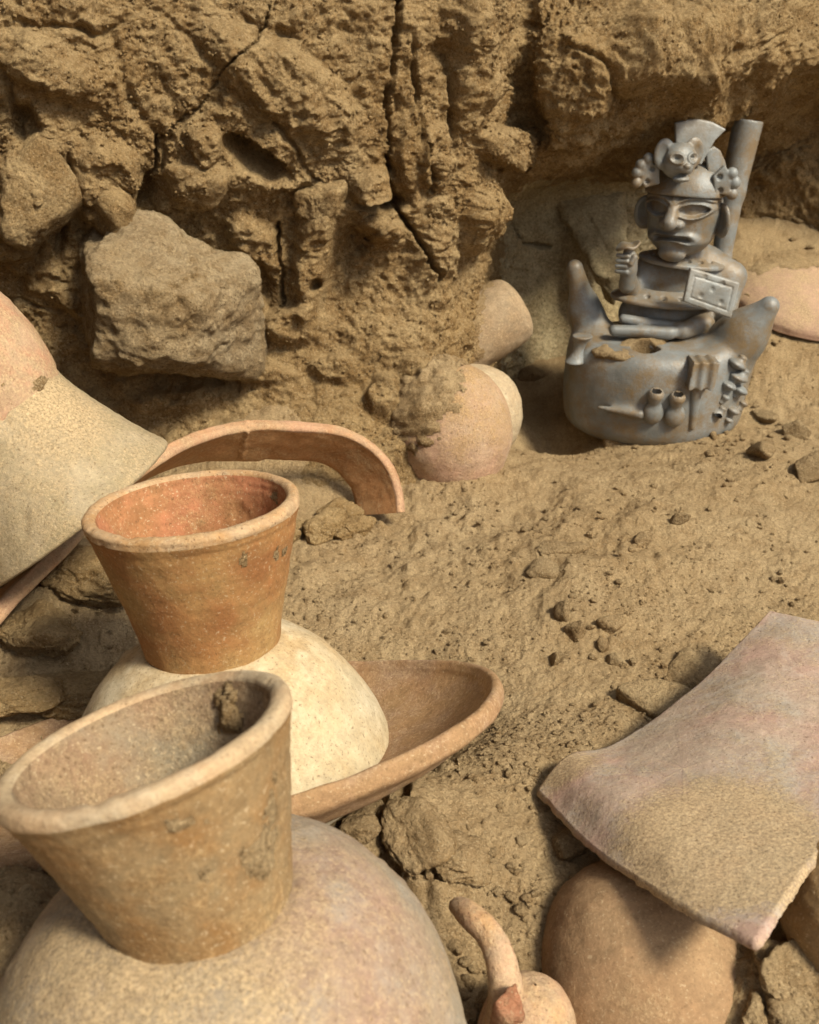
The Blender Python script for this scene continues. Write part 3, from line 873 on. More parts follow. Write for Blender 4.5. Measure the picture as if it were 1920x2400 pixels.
bm = bmesh.new(); bm.from_mesh(o.data); bmesh.ops.recalc_face_normals(bm, faces=bm.faces); bm.to_mesh(o.data); bm.free()
tag(o, 'large curved pinkish grey sherd of a flaring neck on the right', 'sherd')

# --- pots under and beside the large sherd
UNDER_M = clay_mat('smooth_brown_clay', ((0.45, 0.29, 0.17), (0.48, 0.34, 0.21), (0.43, 0.28, 0.17)), dust_amt=0.3, speck=0.4, val=0.78)
blob_pot('round_pot', 'smooth brown pot in the shadow under the large sherd', C(1545, 2410, 0.755), (0.084, 0.122), (-0.25, 0.55, 0.80), UNDER_M, 71)
blob_pot('round_pot', 'ochre pot cut off by the right edge beside the large sherd', C(2005, 2135, 0.70), (0.048, 0.052), (0, 0.2, 1), TAN_NECK, 72)

# --- broken handle in the foreground
def tube(pts, rad, mat_name, nseg=40, nlen=120, seed=1, flat=1.0):
    c = catmull(np.array(pts), nlen)
    r = catmull(np.array([[q] for q in rad]), nlen)[:, 0]
    tg = np.gradient(c, axis=0)
    tg /= np.linalg.norm(tg, axis=1, keepdims=True)
    upv = np.array([0.0, 0.0, 1.0])
    s = np.cross(tg, upv)
    s /= np.linalg.norm(s, axis=1, keepdims=True) + 1e-9
    n2 = np.cross(s, tg)
    th = np.linspace(0, 2 * np.pi, nseg, endpoint=False)
    V = c[None] + (np.cos(th)[:, None, None] * s[None] + flat * np.sin(th)[:, None, None] * n2[None]) * r[None, :, None]
    V = V.reshape(-1, 3)
    V = V + (0.0009 * fbm(V, 0.012, 3, seed))[:, None]
    # close the ends
    nV = len(V)
    V = np.vstack([V, c[0], c[-1]])
    Fq = grid_faces(nseg, nlen, True)
    i = np.arange(nseg)
    cap0 = np.stack([np.full(nseg, nV), (i + 1) % nseg * nlen, i * nlen, i * nlen], 1)
    cap1 = np.stack([np.full(nseg, nV + 1), i * nlen + nlen - 1, (i + 1) % nseg * nlen + nlen - 1, (i + 1) % nseg * nlen + nlen - 1], 1)
    return V, Fq

hb_ = tuple(C(1190, 2420, 0.70))
hpts = [C(1062, 2118, 0.735), C(1078, 2128, 0.725), C(1112, 2152, 0.71), C(1148, 2192, 0.70), C(1172, 2245, 0.69), C(1184, 2310, 0.685), C(1186, 2390, 0.685), C(1180, 2480, 0.69)]
hv, hf = tube(hpts, [0.003, 0.0072, 0.0088, 0.0096, 0.0100, 0.0112, 0.0135, 0.015], None, seed=81)
prof = [(0.001, 0.040), (0.016, 0.036), (0.028, 0.022), (0.033, 0.002), (0.034, -0.03), (0.03, -0.06)]
hb2 = lathe(prof, C(1236, 2420, 0.70), (0.1, 0.15, 1), 80, 70, 82, 0.03, 0.001)
pot('broken_handle', 'salmon curved handle with red broken stump in front of the sand', 'sherd',
    [('handle', hv, hf, HANDLE_M), ('shoulder', *hb2, HANDLE_M)], hb_)
hroot = bpy.data.objects['broken_handle']
Q, Fc = rock_verts(4, 4, (0.0085, 0.007, 0.021), rough=0.25)
Q = Q @ rotm(0.2, 0.1, 0).T + C(1193, 2362, 0.668)
o = link('broken_face', np_mesh('broken_face', Q, Fc), REDBREAK, hroot, hb_)
o['label'] = 'rough red broken face'

# --- soil caked on the pots: a thin ragged layer following the clay below it
def crust(obj, spots, thick, seed, direction=None, bias=-0.6, mat=None, scale=0.03):
    me = obj.data
    n_v = len(me.vertices)
    V = np.empty(n_v * 3); me.vertices.foreach_get('co', V)
    V = V.reshape(-1, 3)
    base = obj.parent.location if obj.parent else obj.location
    Wv = V + np.array(base)
    Nv = np.empty(n_v * 3); me.vertices.foreach_get('normal', Nv)
    Nv = Nv.reshape(-1, 3)
    tocam = np.array([0, 0, CAMZ]) - Wv
    Nv *= np.where(np.sum(Nv * tocam, 1) > 0, 1, -1)[:, None]
    qx_, qy_ = project(Wv)
    m = np.full(n_v, bias)
    for px, py, a, b2, wgt in spots:
        m = m + wgt * np.exp(-(((qx_ - px) / a) ** 2 + ((qy_ - py) / b2) ** 2))
    if direction is not None:
        m = m + 0.8 * (Nv @ np.array(Vector(direction).normalized()))
    m = m + 0.75 * fbm(Wv, scale, 5, seed, 0.6)
    k4 = len(me.polygons[0].vertices)
    Fq = np.empty(len(me.polygons) * k4, np.int32); me.polygons.foreach_get('vertices', Fq)
    Fq = Fq.reshape(-1, k4)
    fm = m[Fq].mean(1) > 0
    if fm.sum() < 4: return
    Fq = Fq[fm]
    used, inv = np.unique(Fq, return_inverse=True)
    d = thick * (sstep(-0.05, 0.45, m) * (0.55 + 0.9 * np.clip(fbm(Wv, 0.010, 3, seed + 3, 0.6) + 0.3, 0, 1)) + 0.06)
    Vn = (V + Nv * d[:, None])[used]
    o = link('caked_soil', np_mesh('caked_soil', Vn, inv.reshape(Fq.shape)), mat or CLODM, obj.parent or obj)
    o['kind'] = 'stuff'
    return o
def kids(root, nm):
    return [c for c in bpy.data.objects[root].children if c.name.split('.')[0] == nm]
for c in kids('tall_necked_jar', 'neck'):
    crust(c, [(655, 1290, 26, 45, 1.0), (565, 1320, 26, 45, 0.9), (600, 1265, 24, 26, 0.8), (230, 1270, 40, 14, 0.7)], 0.0022, 400, bias=-0.78, scale=0.009, mat=SAND)
for c in kids('tall_necked_jar', 'inside'):
    crust(c, [(640, 1160, 40, 40, 0.5)], 0.0015, 404, bias=-0.6, scale=0.02)
for c in kids('half_buried_jar', 'neck'):
    crust(c, [(600, 2010, 40, 80, 1.0), (640, 1880, 30, 110, 0.9), (420, 1925, 90, 30, 0.8), (480, 2040, 60, 60, 0.6)], 0.0026, 420, bias=-0.76, scale=0.010, mat=SAND)
for c in kids('half_buried_jar', 'inside'):
    crust(c, [(535, 1650, 45, 70, 1.15), (300, 1780, 200, 90, 0.25)], 0.0055, 424, bias=-0.64, scale=0.012, mat=SAND)
for c in kids('lying_jar', 'body'):
    crust(c, [(60, 900, 160, 60, 0.5)], 0.002, 430, bias=-0.62, mat=SAND, scale=0.014)
for o_ in [q for q in list(bpy.data.objects) if q.name.split('.')[0] == 'round_pot']:
    if 'dusty pink' in o_['label'] and 'behind' not in o_['label']:
        crust(o_, [(985, 900, 110, 120, 0.8)], 0.010, 440, direction=(-0.8, 0.1, 0.6), bias=-0.52, mat=SAND)
    elif 'brown pot' in o_['label']:
        crust(o_, [(1400, 2330, 70, 120, 0.5)], 0.002, 441, bias=-0.75, mat=SAND)
crust(bpy.data.objects['grey_vessel'], [(1110, 760, 50, 120, 0.8)], 0.004, 443, bias=-0.5, mat=SAND)
crust(bpy.data.objects['overturned_bowl'], [(1880, 600, 200, 40, 0.9)], 0.004, 444, bias=-0.45, mat=SAND)

# ------------------------------------------------------------------ signed-distance modelling for the figure vessel
def surface_nets(fn, lo, hi, h):
    lo, hi = np.asarray(lo, float), np.asarray(hi, float)
    n = np.ceil((hi - lo) / h).astype(int) + 1
    g = [lo[i] + h * np.arange(n[i]) for i in range(3)]
    X, Y, Z = np.meshgrid(*g, indexing='ij')
    pts = np.stack([X.ravel(), Y.ravel(), Z.ravel()], 1)
    f = fn(pts).reshape(n)
    s = f < 0
    cells = np.zeros(n - 1, int)
    for i in (0, 1):
        for j in (0, 1):
            for k in (0, 1):
                cells += s[i:n[0] - 1 + i, j:n[1] - 1 + j, k:n[2] - 1 + k]
    act = (cells > 0) & (cells < 8)
    idx = np.full(act.shape, -1)
    ci = np.argwhere(act)
    idx[act] = np.arange(len(ci))
    acc = np.zeros((len(ci), 3))
    cnt = np.zeros(len(ci))
    cor = [(i, j, k) for i in (0, 1) for j in (0, 1) for k in (0, 1)]
    for a in cor:
        for axn in range(3):
            if a[axn] == 0:
                b = list(a); b[axn] = 1
                fa = f[ci[:, 0] + a[0], ci[:, 1] + a[1], ci[:, 2] + a[2]]
                fb2 = f[ci[:, 0] + b[0], ci[:, 1] + b[1], ci[:, 2] + b[2]]
                m = (fa < 0) != (fb2 < 0)
                t = np.where(m, fa / np.where(m, fa - fb2, 1), 0)
                pnt = np.array(a)[None] + t[:, None] * (np.array(b) - np.array(a))[None]
                acc += pnt * m[:, None]
                cnt += m
    V = lo + h * (ci + acc / cnt[:, None])
    quads = []
    for axn in range(3):
        o1, o2 = (axn + 1) % 3, (axn + 2) % 3
        sl0 = [slice(None)] * 3; sl1 = [slice(None)] * 3
        sl0[axn] = slice(0, -1); sl1[axn] = slice(1, None)
        ch = s[tuple(sl0)] != s[tuple(sl1)]
        e = np.argwhere(ch)
        ok = (e[:, o1] > 0) & (e[:, o2] > 0) & (e[:, o1] < n[o1] - 1) & (e[:, o2] < n[o2] - 1)
        e = e[ok]
        ins = s[e[:, 0], e[:, 1], e[:, 2]]
        q = []
        for d1, d2 in ((1, 1), (0, 1), (0, 0), (1, 0)):
            c = e.copy()
            c[:, o1] -= d1
            c[:, o2] -= d2
            q.append(idx[c[:, 0], c[:, 1], c[:, 2]])
        q = np.stack(q, 1)
        q = np.where(ins[:, None], q, q[:, ::-1])
        quads.append(q)
    return V, np.vstack(quads)

def ell(p, c, r, R=None):
    q = p - c
    if R is not None: q = q @ R
    q = q / np.asarray(r)
    k0 = np.linalg.norm(q, axis=1)
    k1 = np.linalg.norm(q / np.asarray(r), axis=1)
    return k0 * (k0 - 1) / np.maximum(k1, 1e-9)

def cone(p, a, b, ra, rb):
    ab = b - a
    t = np.clip((p - a) @ ab / (ab @ ab), 0, 1)
    return np.linalg.norm(p - a - t[:, None] * ab, axis=1) - (ra + (rb - ra) * t)

def smin(a, b, k):
    h = np.clip(0.5 + 0.5 * (b - a) / k, 0, 1)
    return b + (a - b) * h - k * h * (1 - h)

def smax(a, b, k):
    return -smin(-a, -b, k)

def polysdf(x, y, pts):
    pts = np.asarray(pts, float)
    d = np.full(x.shape, 1e9)
    s = np.ones(x.shape)
    n = len(pts)
    for i in range(n):
        ax_, ay_ = pts[i]
        bx_, by_ = pts[i - 1]
        ex_, ey_ = bx_ - ax_, by_ - ay_
        wx, wy = x - ax_, y - ay_
        t = np.clip((wx * ex_ + wy * ey_) / (ex_ * ex_ + ey_ * ey_ + 1e-12), 0, 1)
        d = np.minimum(d, (wx - ex_ * t) ** 2 + (wy - ey_ * t) ** 2)
        c1, c2, c3 = y >= ay_, y < by_, ex_ * wy > ey_ * wx
        fl = (c1 & c2 & c3) | (~c1 & ~c2 & ~c3)
        s = np.where(fl, -s, s)
    return s * np.sqrt(d)

S = 0.00064        # metres per photo pixel at the figure
FB = P(1530, 1030, 1.545)
FIGM = None
def fig_mat(name='grey_ceramic', k=1.0, brown=1.0):
    m, n, b = new_mat(name)
    g = N(n, 'ShaderNodeNewGeometry')
    tc = g.outputs['Position']
    big = noise_node(n, tc, 11.0, 4, 0.6, 0.4)
    mid = noise_node(n, tc, 60.0, 5, 0.65)
    fine = noise_node(n, tc, 380.0, 3, 0.7)
    c = mix(n, ramp(n, big, [(0.38, 0.0), (0.65, 1.0)]), (0.115 * k, 0.120 * k, 0.116 * k), (0.195 * k, 0.210 * k, 0.215 * k))
    c = mix(n, 0.5, c, ramp(n, mid, [(0.3, 0.38), (0.7, 0.62)]), 'OVERLAY')
    d = math_node(n, 'ADD', math_node(n, 'MULTIPLY', noise_node(n, tc, 22.0, 5, 0.65), 0.8), math_node(n, 'MULTIPLY', fine, 0.3))
    c = mix(n, ramp(n, d, [(0.48, 0.0), (0.66, 0.8 * brown)]), c, (0.175, 0.112, 0.045))
    n.links.new(c, b.inputs['Base Color'])
    b.inputs['Roughness'].default_value = 0.44
    b.inputs['Specular IOR Level'].default_value = 0.5
    n1 = bump(n, b, mid, 0.35, 0.003)
    bump(n, b, fine, 0.4, 0.0012, n1)
    return m
FIGM = fig_mat('grey_ceramic', 1.15)
PLAQUE = fig_mat('pale_ceramic', 1.6, 0.6)

figure = empty('figure_vessel', tuple(np.array([FB[0], FB[1], 0.0])))
tag(figure, 'grey ceramic vessel of a seated figure with headdress, shield and spout', 'vessel')
FO = figure.location.copy()

def figpart(name, fn, lo, hi, h, parent=None, mat=None):
    V, Fq = surface_nets(fn, lo, hi, h)
    me = np_mesh(name, V, Fq)
    return link(name, me, mat or FIGM, parent or figure, FO)

# tongue of mud plaster hanging at the back of the niche, behind the figure's raised hand
sp_pts = [(1300, 470), (1500, 470), (1484, 560), (1470, 640), (1462, 690), (1440, 716), (1415, 702), (1392, 650), (1366, 590), (1325, 535)]
sp3 = [P(a, b2, 1.80) for a, b2 in sp_pts]
sp2 = [(q[0], q[2]) for q in sp3]
def f_spur(p):
    d = polysdf(p[:, 0] + 0.004 * fbm(p, 0.03, 2, 3), p[:, 2], sp2)
    top_z = sp3[0][2]
    yb = 1.805 + 0.115 * np.clip((p[:, 2] - top_z + 0.125) / 0.125, 0, 1.5)
    return smax(d, np.abs(p[:, 1] - yb) - 0.024, 0.030) + 0.0050 * fbm(p, 0.025, 4, 9) + 0.004 * np.exp(-(seg_dist(p[:, 0], p[:, 2], [(sp3[8][0] + 0.01, sp3[1][2] - 0.03), (sp3[7][0] + 0.02, sp3[2][2] - 0.02)])[0] / 0.003) ** 2)
Vsp, Fsp = surface_nets(f_spur, (sp3[0][0] - 0.01, 1.76, sp3[5][2] - 0.01), (sp3[1][0] + 0.01, 2.06, sp3[0][2] + 0.01), 0.0026)
link('plaster_spur', np_mesh('plaster_spur', Vsp, Fsp), PLASTER, wall)

# --- base: drum with two raised horn-like ends
dcn = np.array([P(1532, 930, 1.555)[0], 1.56, 0.055])
hole_c = P(1512, 836, 1.495)
def f_base(p):
    q = p - dcn
    rxy = np.sqrt((q[:, 0] / 0.142) ** 2 + (q[:, 1] / 0.115) ** 2)
    rad = (rxy - 1) * 0.118
    bulge = 0.006 * (np.clip(q[:, 2] / 0.07, -1.3, 1.3)) ** 2
    d = smax(rad + bulge, np.abs(q[:, 2]) - 0.075, 0.032)
    d = smin(d, cone(p, P(1347, 628, 1.60), P(1372, 730, 1.60), 20 * S, 31 * S), 0.01)
    d = smin(d, cone(p, P(1372, 730, 1.60), P(1425, 850, 1.57), 31 * S, 62 * S), 0.03)
    d = smin(d, cone(p, P(1803, 718, 1.50), P(1735, 790, 1.52), 23 * S, 46 * S), 0.01)
    d = smin(d, cone(p, P(1735, 790, 1.52), P(1640, 870, 1.555), 46 * S, 66 * S), 0.045)
    # log-like ridge on the front
    d = smin(d, cone(p, P(1405, 955, 1.462), P(1500, 972, 1.446), 5 * S, 9 * S), 0.012)
    # broken hole
    d = smax(d, -(ell(p, hole_c + np.array([0, 0.004, -0.01]), (36 * S, 36 * S, 75 * S)) + 0.003 * fbm(p, 0.012, 2, 3)), 0.002)
    return d
def on_base(px, py, off=0.0):
    r = ray(px, py)
    t = np.linspace(1.40, 1.62, 441) / r[1]
    pts = np.array([0, 0, CAMZ]) + t[:, None] * r
    k = np.argmax(f_base(pts) < 0)
    return pts[k] + np.array([0, -off, 0])
figpart('vessel_base', f_base, (dcn[0] - 0.16, 1.42, -0.03), (dcn[0] + 0.20, 1.70, 0.245), 0.0028)

def f_crust(p):
    c1 = P(1470, 822, 1.51)
    d = ell(p, c1, (85 * S, 60 * S, 14 * S))
    c2 = P(1520, 808, 1.53)
    d = smin(d, ell(p, c2, (55 * S, 32 * S, 24 * S)), 0.01)
    d = d + 0.006 * fbm(p, 0.022, 4, 13)
    return smax(d, -ell(p, hole_c + np.array([0, 0, 0.005]), (35 * S, 37 * S, 70 * S)), 0.002)
o = figpart('earth_crust', f_crust, P(1470, 815, 1.50) - np.array([0.07, 0.06, 0.03]), P(1470, 815, 1.50) + np.array([0.11, 0.07, 0.05]), 0.0018, mat=CLODM)
o['label'] = 'crust of dry earth round the broken hole'

# --- reliefs on the base
def relief_jar(px, py, Yr, name):
    c = on_base(px, py, 0.005)
    def fn(p):
        d = ell(p, c + np.array([0, 0.004, -12 * S]), (24 * S, 17 * S, 28 * S))
        d = smin(d, cone(p, c + np.array([0, 0.002, 10 * S]), c + np.array([0, 0, 32 * S]), 12 * S, 19 * S), 0.004)
        return smax(d, -ell(p, c + np.array([0, -0.001, 40 * S]), (13 * S, 13 * S, 9 * S)), 0.002)
    figpart(name, fn, c - 0.036, c + 0.036, 0.0013)
relief_jar(1532, 955, 1.452, 'jar_relief')
relief_jar(1582, 962, 1.456, 'jar_relief')
c_m = on_base(1642, 880, 0.004) + np.array([0, 0, 0.006])
def f_mallet(p):
    q = p - c_m
    q = np.stack([q[:, 0], q[:, 1], q[:, 2]], 1)
    wdt = 27 * S
    d = np.maximum(np.maximum(np.abs(q[:, 0] - 0.1 * q[:, 2]) - wdt, np.abs(q[:, 1]) - 24 * S), np.abs(q[:, 2]) - 29 * S)
    d = d - 0.002 + 0.0012 * np.sin(q[:, 0] / 0.0024)
    return smin(d, cone(p, on_base(1632, 910), on_base(1622, 1000), 15 * S, 8 * S), 0.006)
figpart('pillar_relief', f_mallet, c_m - np.array([0.04, 0.03, 0.11]), c_m + np.array([0.04, 0.05, 0.035]), 0.0015)
c_s = on_base(1360, 830, 0.006) + np.array([-0.004, 0, 0.01])
def f_spool(p):
    q = p - c_s
    r = np.hypot(q[:, 0] - 0.22 * q[:, 2], q[:, 1])
    prof = 13 * S + 14 * S * (np.abs(q[:, 2]) / (34 * S)) ** 2
    return smax((r - prof) * 0.8, np.abs(q[:, 2]) - 33 * S, 0.003)
figpart('spool_relief', f_spool, c_s - 0.032, c_s + 0.032, 0.0015)
def f_side(p):
    d = np.full(len(p), 1.0)
    for px, py, Yr, rr in ((1728, 850, 1.505, 20), (1722, 885, 1.492, 17), (1733, 880, 1.51, 20), (1705, 905, 1.485, 16), (1730, 915, 1.495, 18), (1695, 935, 1.485, 11),
                           (1685, 965, 1.48, 14), (1715, 962, 1.487, 16), (1735, 950, 1.50, 14), (1705, 985, 1.485, 9)):
        d = smin(d, ell(p, on_base(px, py, 0.001), (rr * S * 1.1, rr * S, rr * S * 0.85)), 0.003)
    return d + 0.0022 * np.sin(p[:, 2] / 0.0028 + p[:, 0] / 0.005)
figpart('figure_relief', f_side, P(1715, 920, 1.495) - np.array([0.045, 0.04, 0.07]), P(1715, 920, 1.495) + np.array([0.045, 0.04, 0.075]), 0.0015)

# --- the seated figure
def f_body(p):
    d = ell(p, P(1605, 652, 1.605), (112 * S, 66 * S, 78 * S))
    d = smin(d, ell(p, P(1570, 735, 1.60), (125 * S, 78 * S, 70 * S)), 0.02)
    d = smin(d, cone(p, P(1605, 560, 1.60), P(1605, 620, 1.605), 48 * S, 55 * S), 0.014)      # neck
    d = smin(d, cone(p, P(1660, 612, 1.605), P(1712, 650, 1.60), 34 * S, 36 * S), 0.012)      # shoulder
    d = smin(d, cone(p, P(1712, 650, 1.60), P(1700, 735, 1.57), 34 * S, 26 * S), 0.01)
    d = smin(d, cone(p, P(1520, 625, 1.60), P(1482, 690, 1.58), 30 * S, 22 * S), 0.012)       # raised arm
    d = smin(d, cone(p, P(1482, 690, 1.58), P(1472, 640, 1.552), 22 * S, 17 * S), 0.008)
    d = smin(d, cone(p, P(1440, 774, 1.53), P(1570, 780, 1.525), 13 * S, 16 * S), 0.010)       # folded legs
    d = smin(d, cone(p, P(1462, 748, 1.55), P(1580, 768, 1.54), 12 * S, 15 * S), 0.008)
    d = smin(d, cone(p, P(1650, 760, 1.55), P(1600, 775, 1.53), 26 * S, 20 * S), 0.01)
    return d
figpart('body', f_body, (P(1400, 700, 1.58)[0], 1.48, 0.09), (P(1770, 700, 1.58)[0], 1.70, 0.285), 0.0022)

def f_collar(p):
    c = P(1600, 598, 1.597)
    q = p - c
    r = np.sqrt((q[:, 0] / 1.32) ** 2 + q[:, 1] ** 2)
    zz = q[:, 2] + 0.42 * (r - 45 * S) + 0.10 * q[:, 0]
    d = smax(np.abs(r - 56 * S) - 22 * S, np.abs(zz) - 5 * S, 0.002) * 0.8
    for a in range(-4, 5):
        th_ = math.radians(-90 + a * 24)
        c3 = c + np.array([1.32 * 57 * S * math.cos(th_), 57 * S * math.sin(th_), -0.42 * 12 * S - 0.1 * 1.32 * 57 * S * math.cos(th_) + 5 * S])
        d = smax(d, -(np.linalg.norm(p - c3, axis=1) - 7.5 * S), 0.0015)
    return d
cc = P(1600, 598, 1.597)
figpart('collar', f_collar, cc - np.array([0.075, 0.06, 0.035]), cc + np.array([0.075, 0.06, 0.03]), 0.0013)

def f_hem(p):
    c = P(1560, 682, 1.585)
    q = p - c
    r = np.sqrt((q[:, 0] / 1.55) ** 2 + q[:, 1] ** 2)
    zz = q[:, 2] + 0.55 * (r - 50 * S) + 0.06 * q[:, 0]
    d = smax(np.abs(r - 62 * S) - 22 * S, np.abs(zz) - 5 * S, 0.002) * 0.8
    for a in range(-3, 4):
        th_ = math.radians(-100 + a * 24)
        c3 = c + np.array([1.55 * 63 * S * math.cos(th_), 63 * S * math.sin(th_), -0.55 * 13 * S - 0.06 * 1.55 * 63 * S * math.cos(th_) + 5 * S])
        d = smax(d, -(np.linalg.norm(p - c3, axis=1) - 7 * S), 0.0015)
    return d
cc = P(1560, 682, 1.585)
figpart('tunic_hem', f_hem, cc - np.array([0.095, 0.065, 0.04]), cc + np.array([0.095, 0.065, 0.035]), 0.0014)

def f_fist(p):
    c = P(1468, 615, 1.535)
    d = ell(p, c + np.array([6 * S, 0, 0]), (20 * S, 20 * S, 30 * S))
    for k2 in range(4):
        zc = (18 - 12 * k2) * S
        d = smin(d, cone(p, c + np.array([-2 * S, -17 * S, zc]), c + np.array([-22 * S, -8 * S, zc]), 5.6 * S, 5 * S), 0.0012)
    d = smin(d, cone(p, c + np.array([14 * S, -18 * S, 16 * S]), c + np.array([6 * S, -21 * S, 2 * S]), 7 * S, 6 * S), 0.0015)
    d = smin(d, cone(p, c + np.array([8 * S, 0, -20 * S]), c + np.array([8 * S, 8 * S, -55 * S]), 18 * S, 19 * S), 0.006)
    # flaring end of the thing gripped
    d = smin(d, cone(p, c + np.array([0, -2 * S, 22 * S]), c + np.array([0, -2 * S, 34 * S]), 9 * S, 9 * S), 0.003)
    q = p - (c + np.array([0, -2 * S, 38 * S]))
    d = smin(d, smax(np.hypot(q[:, 0], q[:, 1]) - 27 * S, np.abs(q[:, 2] - 0.22 * q[:, 0] + 0.002 * np.sin(q[:, 0] / 0.004)) - 4 * S, 0.002), 0.003)
    return d
cc = P(1468, 615, 1.535)
figpart('fist', f_fist, cc - np.array([0.028, 0.026, 0.05]), cc + np.array([0.032, 0.026, 0.038]), 0.0011)

# --- head
PH = math.radians(32)
HR = np.array([math.cos(PH), -math.sin(PH), 0.0])        # right of the face
HF = np.array([-math.sin(PH), -math.cos(PH), 0.0])       # out of the face
HU = np.array([0.0, 0.0, 1.0])
HU = HU + HF * 0.10
HU /= np.linalg.norm(HU)
HF = np.cross(HU, HR); HF = HF if HF[1] < 0 else -HF
HC = P(1604, 498, 1.586)
HS = 1.17
def loc(p):
    q = (p - HC) / HS
    return q @ HR / S, q @ HF / S, q @ HU / S
def hpt(u, v, w_):
    return HC + (HR * u + HF * v + HU * w_) * S * HS
def f_head(p):
    u, v, w_ = loc(p)
    q = np.stack([u, v, w_], 1)
    d = ell(q, np.array([0, 0, 8.0]), (74, 70, 78))
    d = smin(d, ell(q, np.array([0, 12, -34.0]), (62, 54, 48)), 18)                 # jaw
    front = sstep(5, 25, v)
    # eye sockets, lids and eyeballs
    for sgn in (-1, 1):
        uu_, ww = u - sgn * 36, w_ - 22
        ww = ww - 0.0 * uu_
        e = np.sqrt((uu_ / 31) ** 2 + (ww / (14 - 0.0035 * uu_ ** 2)) ** 2)
        e = np.where(np.abs(uu_) > 60, 9, e)
        d = d - front * 5.5 * np.exp(-((e - 1) / 0.20) ** 2)
        d = d + front * 6.0 * sstep(0.95, 0.7, e)
        # brow
        br = ww - (24 - 0.010 * uu_ ** 2)
        d = d - front * 7 * np.exp(-(br / 4.5) ** 2) * sstep(42, 30, np.abs(uu_))
        # cheek creases
        for kk in range(2):
            cr = (w_ + 6 + 13 * kk) - 0.25 * (np.abs(u) - 30)
            d = d - front * 0.0 * cr
    # nose
    d = smin(d, cone(q, np.array([0, 62, 40.0]), np.array([0, 84, 2.0]), 8, 14), 7)
    for sgn in (-1, 1):
        d = smin(d, ell(q, np.array([sgn * 15, 70, -2.0]), (10, 12, 9)), 4)
        d = smax(d, -ell(q, np.array([sgn * 10, 78, -10.0]), (5, 6, 4)), 2)
    # mouth: snarling ring of lips, fat at the corners
    um, wm = u, w_ + 30 + 0.0034 * u ** 2
    hgt = 7 + 8 * sstep(12, 42, np.abs(um))
    e = np.sqrt((um / 46) ** 2 + (wm / hgt) ** 2)
    d = d - front * 7 * np.exp(-((e - 1) / 0.26) ** 2)
    d = d + front * 8 * sstep(0.85, 0.6, e)
    d = smin(d, ell(q, np.array([0, 56, -66.0]), (28, 16, 16)), 10)                # chin
    return d * S
figpart('head', f_head, HC - np.array([0.073, 0.077, 0.079]), HC + np.array([0.073, 0.073, 0.080]), 0.0014)
head = bpy.data.objects['head']
for sgn, nm in ((1, 'ear'), (-1, 'ear')):
    ce = hpt(78 * sgn, 6, -6)
    Re = np.stack([HR * 1.0, HF, HU], 1)
    def f_ear(p, ce=ce, sgn=sgn):
        q = (p - ce) @ Re / S
        a_ = math.radians(35 * sgn)
        qq = np.stack([q[:, 0] * math.cos(a_) + q[:, 1] * math.sin(a_), -q[:, 0] * math.sin(a_) + q[:, 1] * math.cos(a_), q[:, 2]], 1)
        d = ell(qq, np.zeros(3), (27, 10, 40))
        d = smax(d, -ell(qq, np.array([2.0 * sgn, 10, 3]), (19, 9, 31)), 3)
        d = smin(d, ell(qq, np.array([-14.0 * sgn, 6, -2]), (7, 7, 9)), 4)
        return d * S
    figpart(nm, f_ear, ce - 0.030, ce + 0.030, 0.0013, head)

def f_band(p):
    u, v, w_ = loc(p)
    q = np.stack([u, v, w_], 1)
    d = ell(q, np.array([0, -3, 30.0]), (82, 78, 76))
    d = smax(d, -(w_ - 50 + 0.0016 * u * u), 3)
    d = smax(d, w_ - 104, 14)
    return d * S
figpart('headband', f_band, HC + np.array([-0.076, -0.076, 0.015]), HC + np.array([0.076, 0.076, 0.098]), 0.0016)

CA = P(1595, 378, 1.525)
def f_cat(p):
    q = (p - CA) / (S * 0.92)
    a_ = math.radians(14)
    q = np.stack([q[:, 0] * math.cos(a_) + q[:, 1] * math.sin(a_), -(-q[:, 0] * math.sin(a_) + q[:, 1] * math.cos(a_)), q[:, 2]], 1)   # v out of face
    d = ell(q, np.array([0, -8, 0.0]), (44, 34, 42))
    d = smin(d, ell(q, np.array([0, 18, -12.0]), (20, 22, 16)), 10)                       # muzzle
    for sg in (-1, 1):
        d = smin(d, ell(q, np.array([sg * 38, -13, 16.0]), (26, 9, 36)), 7)               # ears
        d = smax(d, -ell(q, np.array([sg * 46, -4, 20.0]), (13, 5, 22)), 3)
        eb = np.hypot((q[:, 0] - sg * 21) / 15, (q[:, 2] - 10) / 11)
        d = d - 4.5 * np.exp(-((eb - 1) / 0.25) ** 2) * sstep(0, 12, q[:, 1])
        d = smax(d, -ell(q, np.array([sg * 21, 26, 10.0]), (8, 12, 6)), 2)
    d = smin(d, ell(q, np.array([0, 38, -6.0]), (9, 6, 6)), 3)
    d = smax(d, -ell(q, np.array([0, 32, -28.0]), (17, 22, 6)), 3)                         # open mouth
    d = smin(d, ell(q, np.array([0, 14, -38.0]), (22, 18, 8)), 4)
    return d * S
figpart('animal_head', f_cat, CA - np.array([0.052, 0.045, 0.042]), CA + np.array([0.055, 0.045, 0.048]), 0.0012)

